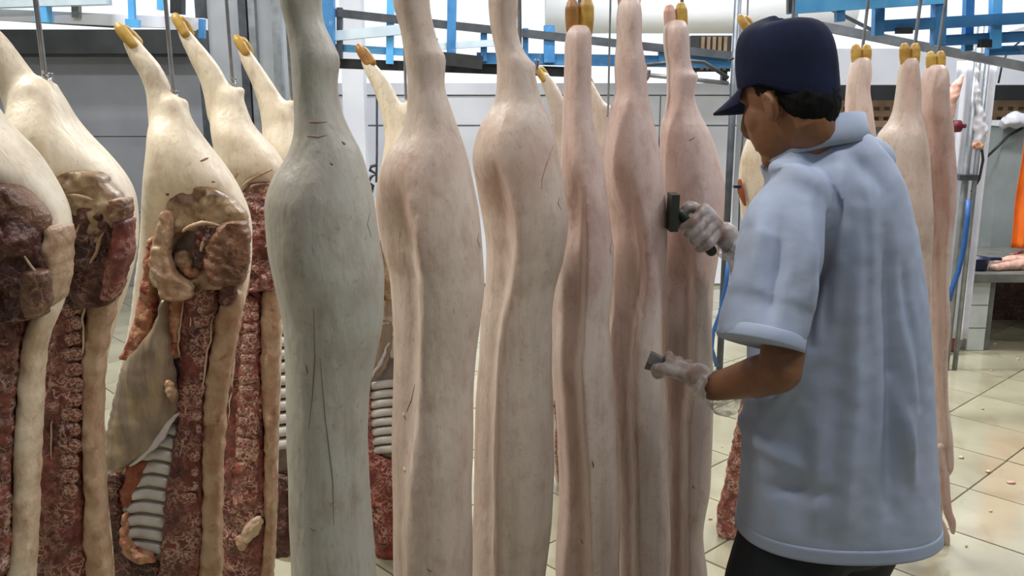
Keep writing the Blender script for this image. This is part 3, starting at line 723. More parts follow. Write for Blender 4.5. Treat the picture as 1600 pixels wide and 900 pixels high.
D = [(40, 888, 923), (54, 884, 926), (70, 883, 925), (110, 882, 925), (150, 880, 925), (180, 878, 927), (220, 877, 935), (260, 876, 942), (300, 872, 948), (350, 868, 955), (400, 864, 960), (450, 862, 958), (500, 862, 952), (560, 862, 955), (620, 868, 960), (700, 872, 966), (800, 875, 968), (900, 870, 967), (1000, 872, 960), (1080, 880, 950)]
skin_half('slim pork half with two big yellow hooves, fourth in the row', D, 1.86, 'skin_rose', 1.35, crease=[(240, 902), (330, 908), (450, 906), (560, 900), (650, 905), (760, 912), (900, 914), (1080, 914)], cd=0.07, toes=((895, 34, 894, 4, 11.5, 'hoof_brown'), (916, 34, 917, 1, 11.5, 'hoof')), seed=4, voxel=0.0055, face=(0.05, 0.85, 0.1))
E = [(-2, 966, 1002), (30, 963, 1003), (60, 963, 1002), (100, 960, 1008), (140, 961, 1011), (170, 953, 1016), (200, 948, 1024), (240, 945, 1032), (300, 947, 1040), (360, 950, 1042), (400, 952, 1040), (460, 954, 1035), (520, 955, 1033), (600, 958, 1035), (660, 962, 1040), (750, 968, 1045), (850, 972, 1047), (900, 972, 1045), (1000, 976, 1042), (1060, 980, 1036)]
skin_half('pork half with pink clawless toes, fifth in the row', E, 1.97, 'skin_rose', 1.3, crease=[(250, 975), (330, 990), (420, 1000), (520, 988), (640, 984), (760, 988), (900, 990), (1060, 1000)], cd=0.07, toes=((974, 2, 972, -20, 9, 'toe_pink'), (992, 2, 994, -20, 9, 'toe_pink')), seed=5, voxel=0.0055, extra=((1010, 104),), face=(0.05, 0.85, 0.1))
Fh = [(32, 1040, 1072), (46, 1036, 1076), (80, 1038, 1077), (108, 1042, 1082), (118, 1042, 1090), (132, 1042, 1088), (150, 1042, 1086), (180, 1038, 1096), (205, 1032, 1108), (240, 1034, 1120), (290, 1037, 1130), (340, 1037, 1129), (400, 1036, 1120), (450, 1035, 1113), (520, 1036, 1112), (600, 1040, 1115), (680, 1045, 1112), (760, 1045, 1108), (830, 1045, 1098), (900, 1045, 1105), (960, 1048, 1100), (1010, 1055, 1092)]
skin_half('pork half being scraped by the worker, last in the row', Fh, 2.08, 'skin_rose', 1.25, crease=[(330, 1062), (400, 1072), (480, 1074), (560, 1074), (660, 1066), (760, 1066), (1000, 1068)], cd=0.07, toes=((1047, 32, 1046, 12, 9.5, 'toe_pink'), (1065, 32, 1064, 8, 9.5, 'hoof')), seed=6, voxel=0.0055, extra=((1090, 117),), face=(0.05, 0.85, 0.1))
R1 = [(90, 1331, 1360), (110, 1327, 1360), (140, 1323, 1357), (165, 1322, 1361), (190, 1322, 1364), (220, 1316, 1366), (300, 1305, 1364), (420, 1306, 1362), (560, 1310, 1360), (700, 1312, 1362), (820, 1318, 1358), (880, 1325, 1350)]
skin_half('pork half mostly hidden behind the worker\'s shoulder', R1, 3.05, 'skin_rose', 1.2, toes=((1338, 90, 1337, 73, 8, 'hoof'), (1353, 90, 1354, 73, 8, 'hoof')), seed=7, voxel=0.007, group='pork halves behind the worker')
R2 = [(90, 1408, 1435), (110, 1405, 1435), (150, 1401, 1437), (172, 1398, 1437), (192, 1390, 1440), (212, 1374, 1443), (240, 1368, 1447), (300, 1366, 1451), (350, 1376, 1451), (400, 1390, 1448), (500, 1390, 1452), (600, 1395, 1456), (720, 1400, 1460), (800, 1410, 1462), (860, 1420, 1455)]
skin_half('wide-hammed pork half emerging right of the worker\'s shoulder', R2, 2.78, 'skin_pink', 1.1, crease=[(250, 1436), (320, 1441), (450, 1438), (600, 1440), (860, 1440)], cd=-0.03, toes=((1414, 90, 1413, 71, 8, 'hoof'), (1429, 90, 1430, 71, 8, 'hoof')), seed=8, voxel=0.007, group='pork halves behind the worker')
R3 = [(101, 1449, 1475), (114, 1445, 1478), (150, 1440, 1478), (175, 1440, 1480), (200, 1446, 1483), (240, 1450, 1486), (280, 1450, 1488), (320, 1448, 1486), (380, 1449, 1480), (450, 1452, 1478), (500, 1452, 1480), (560, 1456, 1476), (620, 1458, 1478), (680, 1460, 1484), (720, 1462, 1485), (745, 1464, 1483)]
skin_half('slim pork half with foreleg trotters near the floor, far right', R3, 2.92, 'skin_rose', 1.8, crease=[(230, 1459), (300, 1464), (400, 1463), (560, 1465), (745, 1470)], cd=0.05, toes=((1455, 101, 1454, 84, 7.5, 'hoof'), (1469, 101, 1470, 83, 7.5, 'hoof')), seed=9, voxel=0.006, group='pork halves behind the worker',
          front_legs=([(1472, 700, 2.9, 9), (1476, 750, 2.88, 7.5), (1480, 795, 2.87, 7), (1487, 815, 2.86, 6.5), (1489, 832, 2.86, 4)], [(1468, 720, 2.96, 9), (1466, 770, 2.94, 8), (1464, 810, 2.93, 8), (1468, 836, 2.92, 8), (1468, 858, 2.92, 4)], [(1468, 815, 2.93, 7), (1477, 838, 2.92, 7), (1480, 857, 2.92, 4)]))

# ---- halves hung with the split side towards the camera
def cut_half(label, Y, rows, leg, knob, m='skin_cream', tf=None, tb=0.13, voxel=0.007, hoofs=(), seed=0.0, group='pork halves hung cut side out'):
    """skin shell with leg; leg = [(x, y, r px)], knob = heel"""
    base = P(0.5 * (rows[-1][1] + rows[-1][2]), rows[-1][0], Y)
    t = thing('pork_half', label, 'carcass', base, group)
    r0 = rows[0]; xm_ = .5 * (r0[1] + r0[2]); hw_ = .5 * (r0[2] - r0[1])
    d = loft([(r0[0] - 34, xm_ - hw_ * .55, xm_ + hw_ * .45)] + list(rows), Y, tf or 0.03, tb, nrow=84, nx=26, p=2.4)
    legd = limb([P(x, y, Y + 0.01) for x, y, r in leg], [PX(r, y, Y) for x, y, r in leg], 18)
    kn = limb([P(x, y, Y + 0.01) for x, y, r in knob], [PX(r, y, Y) for x, y, r in knob], 14)
    part(t, 'skin', remeshed('skin', merge(d, legd, kn), voxel, 12, skin_disp(0.003, seed)), m)
    for (bx, by, tx, ty, rp, hm) in hoofs:
        hoof(t, P(bx, by, Y + 0.01 + (0.018 if hm == 'back' else -0.006)), P(tx, ty, Y + 0.01), PX(rp, by, Y), 'hoof' if hm == 'back' else hm)
    return t
def face(t, name, rows, Y, m, tf=0.015, tb=0.02, amp=0.006, freq=28, carve=(), nrow=50, nx=18, p=2.6, label=None, seed=0):
    return part(t, name, loft(rows, Y, tf, tb, nrow=nrow, nx=nx, p=p, amp=amp * 1.25, freq=freq, carve=carve, seed=seed + len(name), endcap=0.35, ejit=3.2), m, label=label)
def lump(t, name, x, y, Y, rx, ry, dep, m, tilt=0.0, seed=0.0):
    c = P(x, y, Y); a, b = PX(rx, y, Y), PX(ry, y, Y); ct, st = math.cos(tilt), math.sin(tilt)
    d = ellipsoid(c, [Vector((a * ct, 0, a * st)), Vector((0, dep, 0)), Vector((-b * st, 0, b * ct))], 20, 12)
    return part(t, name, remeshed('lump', d, 0.0035, 2, lambda v, n: .004 * noise.noise(v * 60 + Vector((seed, 0, 0))) + .003 * noise.noise(v * 120)), m)
VERT = {}
def vertebrae(t, pts, Y, w, h, n, m='bone'):
    """n sawn vertebrae along the pixel polyline pts"""
    L = [0]
    for a, b in zip(pts[:-1], pts[1:]): L.append(L[-1] + math.hypot(b[0] - a[0], b[1] - a[1]))
    for i in range(n):
        s = L[-1] * (i + 0.5) / n
        k = max(j for j in range(len(L) - 1) if L[j] <= s); f = (s - L[k]) / (L[k + 1] - L[k])
        x = pts[k][0] + f * (pts[k + 1][0] - pts[k][0]); y = pts[k][1] + f * (pts[k + 1][1] - pts[k][1])
        c = P(x, y, Y)
        key = (m,)
        if key not in VERT:
            rnd = random.Random(5)
            # a rounded block, sawn flat, with a process on one side
            prof = [(-1, -.6), (-.7, -.95), (0, -.85), (.6, -1), (1, -.6), (1.15, 0), (1, .6), (.5, .95), (-.2, .85), (-.75, 1), (-1.05, .4)]
            V, Fc = [], []
            for (yy, sc) in ((0.6, 1.0), (-0.5, 1.0), (-1.0, 0.72)):
                for (a, b) in prof: V.append(Vector((a * sc, yy, b * sc)))
            nq = len(prof)
            for r in range(2):
                for q in range(nq): Fc.append((r * nq + q, r * nq + (q + 1) % nq, (r + 1) * nq + (q + 1) % nq, (r + 1) * nq + q))
            Fc += [tuple(range(nq)), tuple(range(2 * nq, 3 * nq))]
            me = mesh_from('vertebra', (V, Fc)); me.materials.append(M[m]); VERT[key] = me
        o = bpy.data.objects.new('vertebra', VERT[key]); COL.objects.link(o); o.parent = t
        o.location = c - Vector(t.location) + Vector((0, .004, 0))
        sw = PX(w, y, Y); o.scale = (sw * random.uniform(.8, 1.1), 0.005, PX(h, y, Y) * random.uniform(.8, 1.05)); o.rotation_euler = (0, random.uniform(-.45, .15), 0)
def streaks(t, name, lines, Y, rpx, m):
    """fibre / fat seams lying on a cut face"""
    for ln in lines:
        p, r = smooth_path([P(x, y, Y) for x, y in ln], PX(rpx, ln[0][1], Y), 5)
        n = len(p); r = [q * .62 * (0.25 + 0.75 * math.sin(math.pi * (i + .4) / n)) * (1 + .5 * noise.noise(Vector((i * .6, q * 900, ln[0][0])))) for i, q in enumerate(r)]
        p = [q + Vector((.006 * noise.noise(q * 40), .002, .004 * noise.noise(q * 30 + Vector((5, 5, 5))))) for q in p]
        part(t, name, tube(p, r, 8), m)

# third from left: the open one with ribs and belly flap
Y3 = 1.87
L3 = cut_half('open pork half showing its ribcage and hanging belly flap', Y3,
    [(178, 240, 296), (200, 235, 305), (225, 235, 318), (250, 232, 336), (280, 228, 358), (310, 224, 375), (335, 221, 385), (360, 218, 389), (400, 213, 388), (440, 208, 385), (480, 204, 378), (520, 198, 371), (560, 188, 363), (600, 180, 357), (640, 173, 352), (700, 166, 348), (760, 163, 345), (830, 165, 345), (900, 170, 345), (1000, 180, 342), (1060, 195, 330)],
    [(202, 62, 12), (218, 88, 16), (235, 112, 18), (248, 142, 20), (256, 175, 25), (265, 210, 31), (275, 245, 42)],
    [(266, 205, 24), (280, 180, 16), (286, 163, 12)], tf=[(178, .03), (230, .07), (270, .075), (310, .05), (360, .02), (400, .012), (1060, .012)], tb=[(178, .04), (250, .1), (400, .12), (600, .06), (1060, .06)],
    hoofs=((200, 60, 184, 40, 9, 'hoof'), (207, 58, 192, 44, 9, 'back')), seed=11, voxel=0.006)
YF = Y3 - 0.012
face(L3, 'ham_face', [(287, 302, 322), (295, 285, 342), (308, 270, 358), (322, 261, 374), (338, 254, 384), (358, 247, 388), (380, 240, 388), (400, 236, 388), (430, 235, 384), (452, 240, 376)], Y3 - 0.038, 'fascia', 0.026, 0.05, 0.008, 30, p=3.2,
     carve=((296, 398, 30, 40, 0.06),), nrow=60, nx=30, seed=2)
face(L3, 'pelvic_cavity', [(358, 285, 316), (375, 270, 322), (398, 266, 322), (420, 268, 312), (434, 275, 296)], Y3 - 0.03, 'cavity', 0.004, 0.02, 0.004, 30, seed=3)
lump(L3, 'pelvic_fat', 288, 408, Y3 - 0.036, 15, 20, .016, 'fat', 0.2, 1)
lump(L3, 'pelvic_fat', 300, 426, Y3 - 0.04, 14, 9, .014, 'fat_bloody', -0.3, 2)
face(L3, 'rump_meat', [(345, 352, 382), (365, 332, 389), (385, 322, 389), (405, 318, 388), (428, 322, 384), (446, 330, 376)], Y3 - 0.07, 'meat_brown', 0.02, 0.04, 0.012, 34, seed=5)
face(L3, 'rump_meat', [(352, 310, 340), (372, 304, 345), (395, 306, 345), (420, 312, 340)], Y3 - 0.06, 'meat_dark', 0.014, 0.03, 0.01, 40, seed=7)
streaks(L3, 'tendon', [[(312, 394), (314, 380), (322, 366)], [(284, 362), (308, 350), (345, 352)]], Y3 - 0.078, 6, 'fat')
face(L3, 'fat_rim', [(330, 252, 262), (355, 245, 266), (380, 240, 264), (405, 236, 264), (430, 238, 275), (452, 248, 300), (470, 250, 298)], Y3 - 0.085, 'fat', 0.012, 0.04, 0.008, 36, seed=9)
face(L3, 'belly_edge', [(370, 234, 246), (400, 228, 244), (440, 222, 242), (480, 214, 246), (515, 205, 243), (545, 194, 228), (562, 186, 214)], YF - 0.01, 'fat_bloody', 0.016, 0.03, 0.008, 40, seed=1)
face(L3, 'belly_fat', [(436, 252, 300), (465, 252, 296), (500, 260, 288), (535, 264, 284), (560, 268, 282)], YF - 0.015, 'fat_bloody', 0.018, 0.03, 0.01, 40, seed=4)
face(L3, 'chest_lining', [(470, 246, 270), (520, 232, 272), (580, 205, 284), (650, 190, 284), (700, 200, 276), (760, 200, 268), (800, 190, 262), (835, 188, 256), (862, 196, 250), (878, 205, 240)], Y3 - 0.016, 'cavity', 0.007, 0.02, 0.002, 20)
face(L3, 'loin', [(432, 300, 346), (455, 290, 344), (500, 283, 338), (560, 281, 328), (640, 279, 320), (700, 271, 319), (760, 262, 318), (840, 254, 316), (900, 248, 313), (1000, 245, 312), (1050, 255, 308)], YF - 0.015, 'meat', 0.022, 0.03, 0.008, 36, nrow=110, nx=20, seed=6)
vertebrae(L3, [(320, 470), (312, 520), (305, 580), (300, 650), (296, 720), (292, 790)], YF - 0.035, 15, 11, 15)
streaks(L3, 'fat_seam', [[(299, 455), (297, 500), (292, 560), (290, 620), (286, 680), (278, 750)], [(333, 500), (322, 560), (316, 620)], [(284, 470), (280, 520), (279, 560)]], YF - 0.036, 2.6, 'fat_pale')
face(L3, 'back_fat', [(452, 350, 380), (480, 342, 377), (540, 330, 368), (600, 321, 357), (680, 318, 350), (760, 317, 346), (840, 315, 345), (900, 312, 345), (1000, 310, 341), (1050, 306, 330)], YF - 0.012, 'fat', 0.02, 0.04, 0.006, 26, nrow=90, nx=14, seed=8)
face(L3, 'tenderloin', [(425, 350, 368), (440, 345, 372), (460, 343, 369), (478, 346, 360)], YF - 0.035, 'meat_dark', 0.016, 0.02, 0.003, 20, nrow=20, nx=12)
face(L3, 'belly_flap', [(462, 256, 268), (500, 246, 266), (530, 226, 268), (560, 200, 271), (600, 184, 277), (640, 175, 280), (660, 171, 268), (680, 168, 254), (700, 166, 238), (718, 164, 212), (734, 166, 192)], YF - 0.03, 'membrane', 0.03, 0.006, 0.006, 14, nrow=70, nx=24, seed=3)
streaks(L3, 'flap_edge', [[(278, 646), (264, 660), (242, 692), (222, 712), (200, 728)], [(272, 655), (250, 686), (232, 705)]], YF - 0.045, 9, 'membrane_white')
lump(L3, 'kidney', 267, 612, YF - 0.062, 8, 20, .012, 'fat', 0.15, 3)
part(L3, 'fat_lump', remeshed('fl', limb([P(164, 722, YF - .03), P(178, 728, YF - .035), P(190, 730, YF - .03)], [0.008, 0.012, 0.009]), 0.004, 2, lambda v, n: .004 * noise.noise(v * 60)), 'fat')
face(L3, 'flank_meat', [(738, 163, 192), (780, 163, 196), (830, 164, 200), (862, 166, 215), (885, 168, 250), (920, 170, 252), (1000, 180, 250), (1050, 195, 258)], YF - 0.012, 'meat_dark', 0.02, 0.03, 0.01, 40, nrow=60, seed=5)
face(L3, 'diaphragm', [(720, 200, 232), (745, 196, 222), (770, 188, 210), (792, 190, 202)], YF - 0.025, 'orange_meat', 0.014, 0.01, 0.008, 40, nrow=24, nx=12)
for k in range(10):
    y = 668 + k * 20.5
    fl_ = pchip([650, 700, 760, 800, 835, 862, 880], [262, 234, 212, 200, 195, 202, 214]); fr_ = pchip([650, 700, 760, 800, 835, 862, 880], [280, 272, 264, 259, 254, 250, 244])
    if y < 872:
        xr_, xl_ = fr_(y) - 2, fl_(min(878, y + 4))
        pts = [P(xr_, y + 4, YF - 0.006), P(xr_ * .7 + xl_ * .3, y + 1, YF - 0.009), P(xr_ * .35 + xl_ * .65, y - 1, YF - 0.007), P(xl_, y + 2, YF - 0.016)]
        part(L3, 'rib', limb(pts, [PX(9.6, y, Y3)] * 4, 12, 5), 'rib')
face(L3, 'fat_rim', [(800, 192, 201), (830, 188, 199), (852, 190, 206), (868, 198, 240), (880, 212, 246)], YF - 0.03, 'fat_bloody', 0.012, 0.02, 0.008, 40, nrow=30, nx=10, seed=12)

# second from left
Y2 = 1.5
L2 = cut_half('dark red pork half between the edge one and the open one', Y2,
    [(150, 20, 95), (180, 20, 107), (205, 16, 124), (235, 5, 152), (262, -10, 175), (290, -15, 194), (320, -15, 203), (350, 0, 204), (380, 20, 203), (420, 40, 196), (450, 50, 188), (480, 55, 179), (510, 58, 170), (560, 58, 159), (620, 58, 155), (700, 54, 155), (800, 50, 162), (900, 46, 171), (1000, 44, 175), (1150, 55, 160)],
    [(-40, 40, 20), (-12, 72, 26), (15, 110, 29), (35, 145, 33), (50, 180, 38)],
    [(55, 170, 30), (74, 148, 20), (83, 138, 13)], tf=[(150, .04), (220, .085), (260, .08), (300, .05), (350, .02), (1150, .012)], tb=[(150, .05), (250, .1), (400, .12), (600, .07), (1150, .07)], seed=12, voxel=0.0065)
face(L2, 'ham_face', [(265, 112, 140), (275, 92, 158), (290, 80, 172), (308, 70, 190), (325, 66, 200), (350, 66, 196), (380, 70, 180), (410, 80, 160)], Y2 - 0.05, 'fascia', 0.026, 0.05, 0.01, 36, seed=21, nx=26)
face(L2, 'ham_meat', [(320, 120, 160), (345, 85, 180), (375, 80, 198), (400, 80, 198), (430, 80, 190), (455, 82, 182), (480, 85, 170)], Y2 - 0.055, 'meat_dark', 0.025, 0.05, 0.016, 40, seed=22)
face(L2, 'rump_meat', [(310, 172, 198), (322, 168, 202), (336, 172, 200), (346, 182, 196)], Y2 - 0.085, 'meat_brown', 0.018, 0.04, 0.006, 30, nrow=20)
face(L2, 'rump_meat', [(340, 182, 204), (356, 180, 204), (372, 176, 203), (400, 168, 202), (440, 160, 190), (470, 158, 180)], Y2 - 0.08, 'meat', 0.018, 0.04, 0.01, 30, nrow=30)
streaks(L2, 'tendon', [[(124, 342), (120, 358), (112, 378), (104, 388)], [(100, 306), (125, 305), (145, 312)], [(165, 362), (152, 385), (138, 418)]], Y2 - 0.085, 5, 'fat')
face(L2, 'loin', [(420, 66, 150), (480, 68, 140), (540, 68, 133), (600, 66, 132), (700, 58, 132), (800, 54, 134), (900, 50, 138), (1000, 50, 140), (1140, 60, 135)], Y2 - 0.025, 'meat', 0.026, 0.03, 0.012, 36, nrow=120, nx=24, seed=23)
vertebrae(L2, [(110, 470), (112, 540), (112, 620), (108, 700), (106, 780)], Y2 - 0.05, 16, 13, 13)
streaks(L2, 'fat_seam', [[(88, 470), (86, 530), (84, 600), (80, 680), (76, 740)], [(132, 440), (130, 500), (126, 560)]], Y2 - 0.05, 3, 'fat_pale')
face(L2, 'back_fat', [(440, 150, 186), (480, 140, 178), (540, 133, 162), (600, 132, 156), (700, 132, 155), (800, 134, 161), (900, 138, 170), (1000, 140, 173), (1140, 135, 158)], Y2 - 0.022, 'fat', 0.022, 0.04, 0.008, 26, nrow=90, nx=14, seed=24)

# leftmost, cut by the frame
Y1 = 1.2
L1 = cut_half('pork half cut off by the left edge of the picture', Y1,
    [(110, -150, -60), (150, -140, -35), (190, -135, -12), (225, -135, 20), (260, -140, 48), (300, -145, 75), (335, -145, 90), (370, -145, 95), (410, -140, 96), (450, -135, 90), (490, -125, 79), (540, -115, 62), (600, -110, 56), (680, -105, 52), (760, -105, 49), (900, -105, 43), (1100, -100, 35), (1350, -80, 20)],
    [(-180, -60, 24), (-160, 0, 32), (-140, 60, 38), (-110, 120, 44)],
    [(-90, 120, 34), (-70, 80, 20), (-62, 66, 15)], tf=[(110, .04), (200, .08), (250, .08), (290, .05), (340, .022), (1350, .012)], tb=[(110, .05), (250, .1), (400, .11), (600, .07), (1350, .07)], seed=13, voxel=0.0065)
face(L1, 'ham_face', [(286, -60, 8), (296, -85, 28), (312, -100, 48), (332, -105, 66), (356, -110, 74), (390, -110, 72), (430, -100, 66)], Y1 - 0.05, 'meat_brown', 0.026, 0.05, 0.01, 36, seed=31, nx=28)
face(L1, 'ham_meat', [(330, -70, 40), (370, -90, 66), (420, -90, 80), (470, -85, 74), (500, -80, 66)], Y1 - 0.06, 'meat_dark', 0.024, 0.05, 0.014, 40, seed=32, nx=28)
face(L1, 'fat_rim', [(352, 76, 92), (375, 76, 95), (395, 72, 96), (440, 74, 92), (480, 70, 82)], Y1 - 0.045, 'fat', 0.022, 0.05, 0.006, 30, nrow=24, nx=12)
face(L1, 'tenderloin', [(420, 40, 70), (445, 34, 78), (475, 36, 76), (496, 46, 66)], Y1 - 0.085, 'meat_brown', 0.016, 0.02, 0.003, 20, nrow=20, nx=12)
streaks(L1, 'tendon', [[(36, 400), (48, 420), (58, 430)]], Y1 - 0.094, 4, 'fat')
face(L1, 'loin', [(470, -80, 60), (540, -80, 42), (600, -75, 34), (700, -70, 30), (800, -70, 26), (900, -70, 20), (1100, -70, 12), (1330, -60, 5)], Y1 - 0.025, 'meat', 0.026, 0.03, 0.01, 36, nrow=120, nx=30, seed=33)
face(L1, 'marbling', [(490, -20, 30), (600, -20, 22), (720, -22, 16), (900, -24, 12)], Y1 - 0.05, 'marble', 0.01, 0.02, 0.008, 50, nrow=90, nx=14, seed=35)
vertebrae(L1, [(2, 530), (0, 600), (-4, 700), (-8, 800), (-10, 880)], Y1 - 0.055, 19, 15, 12)
face(L1, 'back_fat', [(480, 58, 80), (540, 42, 62), (600, 34, 55), (700, 30, 51), (800, 26, 48), (900, 20, 43), (1100, 12, 35), (1330, 5, 20)], Y1 - 0.022, 'fat_pale', 0.022, 0.04, 0.005, 26, nrow=90, nx=14, seed=34)

# fourth, behind the open one
Y4 = 2.2
L4 = cut_half('red pork half between the open one and the nearest grey one', Y4,
    [(165, 332, 384), (190, 331, 392), (215, 334, 410), (240, 338, 430), (265, 338, 444), (300, 330, 452), (350, 322, 452), (400, 320, 448), (440, 320, 442), (500, 320, 438), (600, 318, 436), (700, 318, 433), (800, 320, 432), (880, 325, 428), (950, 335, 415), (985, 345, 400)],
    [(284, 45, 10), (296, 66, 14), (312, 90, 17), (328, 116, 19), (340, 146, 22), (350, 180, 26)],
    [(356, 168, 20), (370, 150, 13), (376, 142, 9)], tf=[(165, .03), (220, .07), (255, .07), (290, .04), (330, .015), (985, .012)], tb=[(165, .04), (250, .09), (400, .1), (985, .06)],
    hoofs=((284, 43, 273, 24, 8, 'hoof'), (292, 44, 283, 30, 8, 'back')), seed=14, voxel=0.007)
streaks(L4, 'fat_seam', [[(364, 282), (372, 268), (384, 252), (394, 236)], [(378, 292), (398, 278), (424, 264)]], Y4 - 0.062, 4, 'fat')
face(L4, 'ham_face', [(284, 392, 436), (296, 380, 446), (312, 370, 448), (340, 366, 446), (380, 366, 444)], Y4 - 0.045, 'meat_brown', 0.018, 0.05, 0.01, 36, seed=41)
face(L4, 'ham_meat', [(305, 380, 438), (340, 372, 442), (380, 374, 442), (430, 372, 438), (455, 378, 430)], Y4 - 0.06, 'meat', 0.018, 0.05, 0.014, 40, seed=42)
streaks(L4, 'tendon', [[(380, 402), (398, 394), (416, 384)], [(384, 420), (388, 440), (386, 462)]], Y4 - 0.08, 3, 'fat_pale')
face(L4, 'loin', [(440, 335, 412), (500, 340, 408), (600, 338, 408), (700, 338, 412), (800, 340, 414), (900, 345, 410), (970, 350, 400)], Y4 - 0.025, 'meat', 0.024, 0.03, 0.01, 36, nrow=110, nx=24, seed=43)
face(L4, 'marbling', [(460, 378, 404), (540, 374, 402), (620, 370, 404), (720, 366, 404), (800, 364, 400)], Y4 - 0.045, 'marble', 0.01, 0.02, 0.008, 50, nrow=70, nx=14, seed=45)
vertebrae(L4, [(392, 470), (388, 540), (384, 620), (380, 700)], Y4 - 0.055, 12, 9, 14)
streaks(L4, 'fat_seam', [[(372, 460), (368, 520), (362, 600), (356, 660)]], Y4 - 0.055, 2.2, 'fat_pale')
face(L4, 'back_fat', [(445, 410, 440), (500, 408, 437), (600, 409, 435), (700, 413, 432), (800, 414, 431), (900, 408, 426), (970, 400, 412)], Y4 - 0.022, 'fat', 0.02, 0.04, 0.006, 26, nrow=80, nx=14, seed=44)
lump(L4, 'fat_lump', 393, 828, Y4 - 0.05, 12, 28, .016, 'fat_pale', -0.6, 4)
lump(L4, 'fat_lump', 378, 848, Y4 - 0.05, 9, 14, .014, 'fat', 0.2, 5)

# fifth, mostly behind the nearest grey one
Y5 = 2.55
L5 = cut_half('pork half mostly hidden behind the nearest grey one', Y5,
    [(190, 412, 466), (215, 410, 474), (250, 408, 500), (300, 402, 520), (360, 398, 525), (440, 395, 520), (520, 392, 515), (620, 392, 512), (720, 396, 510), (820, 400, 506), (880, 412, 495)],
    [(380, 78, 9), (390, 98, 13), (404, 122, 15), (418, 150, 18), (430, 180, 23), (436, 215, 26)],
    [(440, 195, 20), (452, 172, 11), (456, 162, 8)], tf=[(190, .03), (240, .06), (300, .04), (350, .012), (880, .01)], tb=0.09, hoofs=((379, 74, 369, 58, 7.5, 'hoof'), (386, 76, 378, 62, 7.5, 'back')), seed=15)
face(L5, 'chest_lining', [(400, 405, 470), (500, 402, 468), (600, 402, 462), (700, 405, 460), (740, 410, 455)], Y5 - 0.015, 'cavity', 0.008, 0.02, 0.003, 20)
for k in range(13):
    y = 455 + k * 20
    part(L5, 'rib', limb([P(404, y + 6, Y5 - .02), P(430, y, Y5 - .028), P(458, y - 4, Y5 - .035)], [PX(9, y, Y5)] * 3, 10, 4), 'rib')
face(L5, 'loin', [(360, 456, 500), (500, 456, 495), (700, 452, 490), (860, 450, 485)], Y5 - 0.02, 'meat', 0.024, 0.03, 0.01, 36, seed=51)
face(L5, 'flank_meat', [(740, 402, 456), (800, 404, 456), (870, 415, 455)], Y5 - 0.02, 'meat_dark', 0.024, 0.03, 0.012, 36, seed=52)

# far one seen between the two nearest skin-side halves
YM = 2.85
LM = cut_half('far pork half seen between the two nearest skin-side ones', YM,
    [(195, 606, 650), (220, 602, 665), (260, 596, 690), (300, 588, 705), (350, 583, 712), (400, 586, 712), (450, 588, 705), (500, 582, 700), (560, 575, 692), (620, 570, 688), (700, 569, 684), (780, 572, 680), (860, 580, 672), (885, 590, 660)],
    [(570, 92, 8), (580, 108, 11.5), (594, 130, 14), (606, 155, 16), (615, 180, 19), (624, 210, 24)],
    [(622, 190, 16), (634, 170, 9), (638, 162, 7)], tf=[(195, .03), (250, .06), (330, .05), (400, .015), (885, .01)], tb=0.1, hoofs=((569, 89, 559, 72, 7, 'hoof_brown'), (576, 90, 566, 76, 7, 'hoof_brown')), seed=16)
face(LM, 'ham_face', [(370, 594, 640), (400, 590, 690), (440, 590, 690), (470, 592, 680)], YM - 0.04, 'fascia', 0.02, 0.04, 0.008, 36, seed=61)
face(LM, 'belly_edge', [(430, 590, 604), (470, 586, 600), (510, 580, 598), (535, 578, 600)], YM - 0.05, 'fat_bloody', 0.016, 0.03, 0.006, 36, seed=62, nrow=24)
face(LM, 'belly_flap', [(500, 582, 612), (540, 578, 614), (570, 575, 606), (590, 572, 590)], YM - 0.045, 'membrane', 0.02, 0.01, 0.004, 20, nrow=30)
streaks(LM, 'flap_edge', [[(608, 535), (600, 555), (590, 575), (580, 590)]], YM - 0.072, 4.5, 'membrane_white')
face(LM, 'chest_lining', [(560, 585, 640), (620, 580, 640), (690, 580, 636), (715, 590, 628)], YM - 0.018, 'cavity', 0.006, 0.02, 0.002, 20)
for k in range(8):
    y = 600 + k * 14.5
    part(LM, 'rib', limb([P(583, y + 3, YM - .022), P(600, y, YM - .03), P(630, y - 2, YM - .034)], [PX(6.6, y, YM)] * 3, 10, 4), 'rib')
face(LM, 'flank_meat', [(590, 569, 582), (640, 568, 582), (700, 569, 588), (725, 570, 620), (790, 573, 650), (875, 588, 655)], YM - 0.02, 'meat_red', 0.024, 0.03, 0.012, 36, seed=63)
face(LM, 'loin', [(450, 640, 690), (600, 636, 685), (860, 630, 668)], YM - 0.02, 'meat', 0.024, 0.03, 0.01, 36, seed=64)

# far legs between the trotters
def far_half(label, Y, rows, leg, knob, hoofs, seed):
    t = cut_half(label, Y, rows, leg, knob, m='skin_pink', tf=[(rows[0][0], .03), (rows[2][0], .06), (rows[-1][0], .03)], tb=0.1, voxel=0.009, hoofs=hoofs, seed=seed, group='far pork halves')
    r = rows[3:]
    face(t, 'cut_face', [(y, xl + 5, xr - 5) for y, xl, xr in r], Y - 0.03, 'meat', 0.02, 0.03, 0.01, 30, seed=seed)
    return t
far_half('far pork half with a foot between the third and fourth shanks', 3.4,
    [(195, 872, 905), (230, 866, 925), (280, 858, 935), (340, 855, 935), (420, 860, 930), (560, 862, 925), (700, 862, 922), (770, 870, 910)],
    [(850, 118, 8), (858, 134, 11), (868, 156, 13), (876, 180, 16), (882, 205, 18)], [(880, 190, 12), (890, 176, 7)], ((846, 118, 838, 105, 5.5, 'hoof'), (851, 116, 844, 106, 5.5, 'back')), 17)
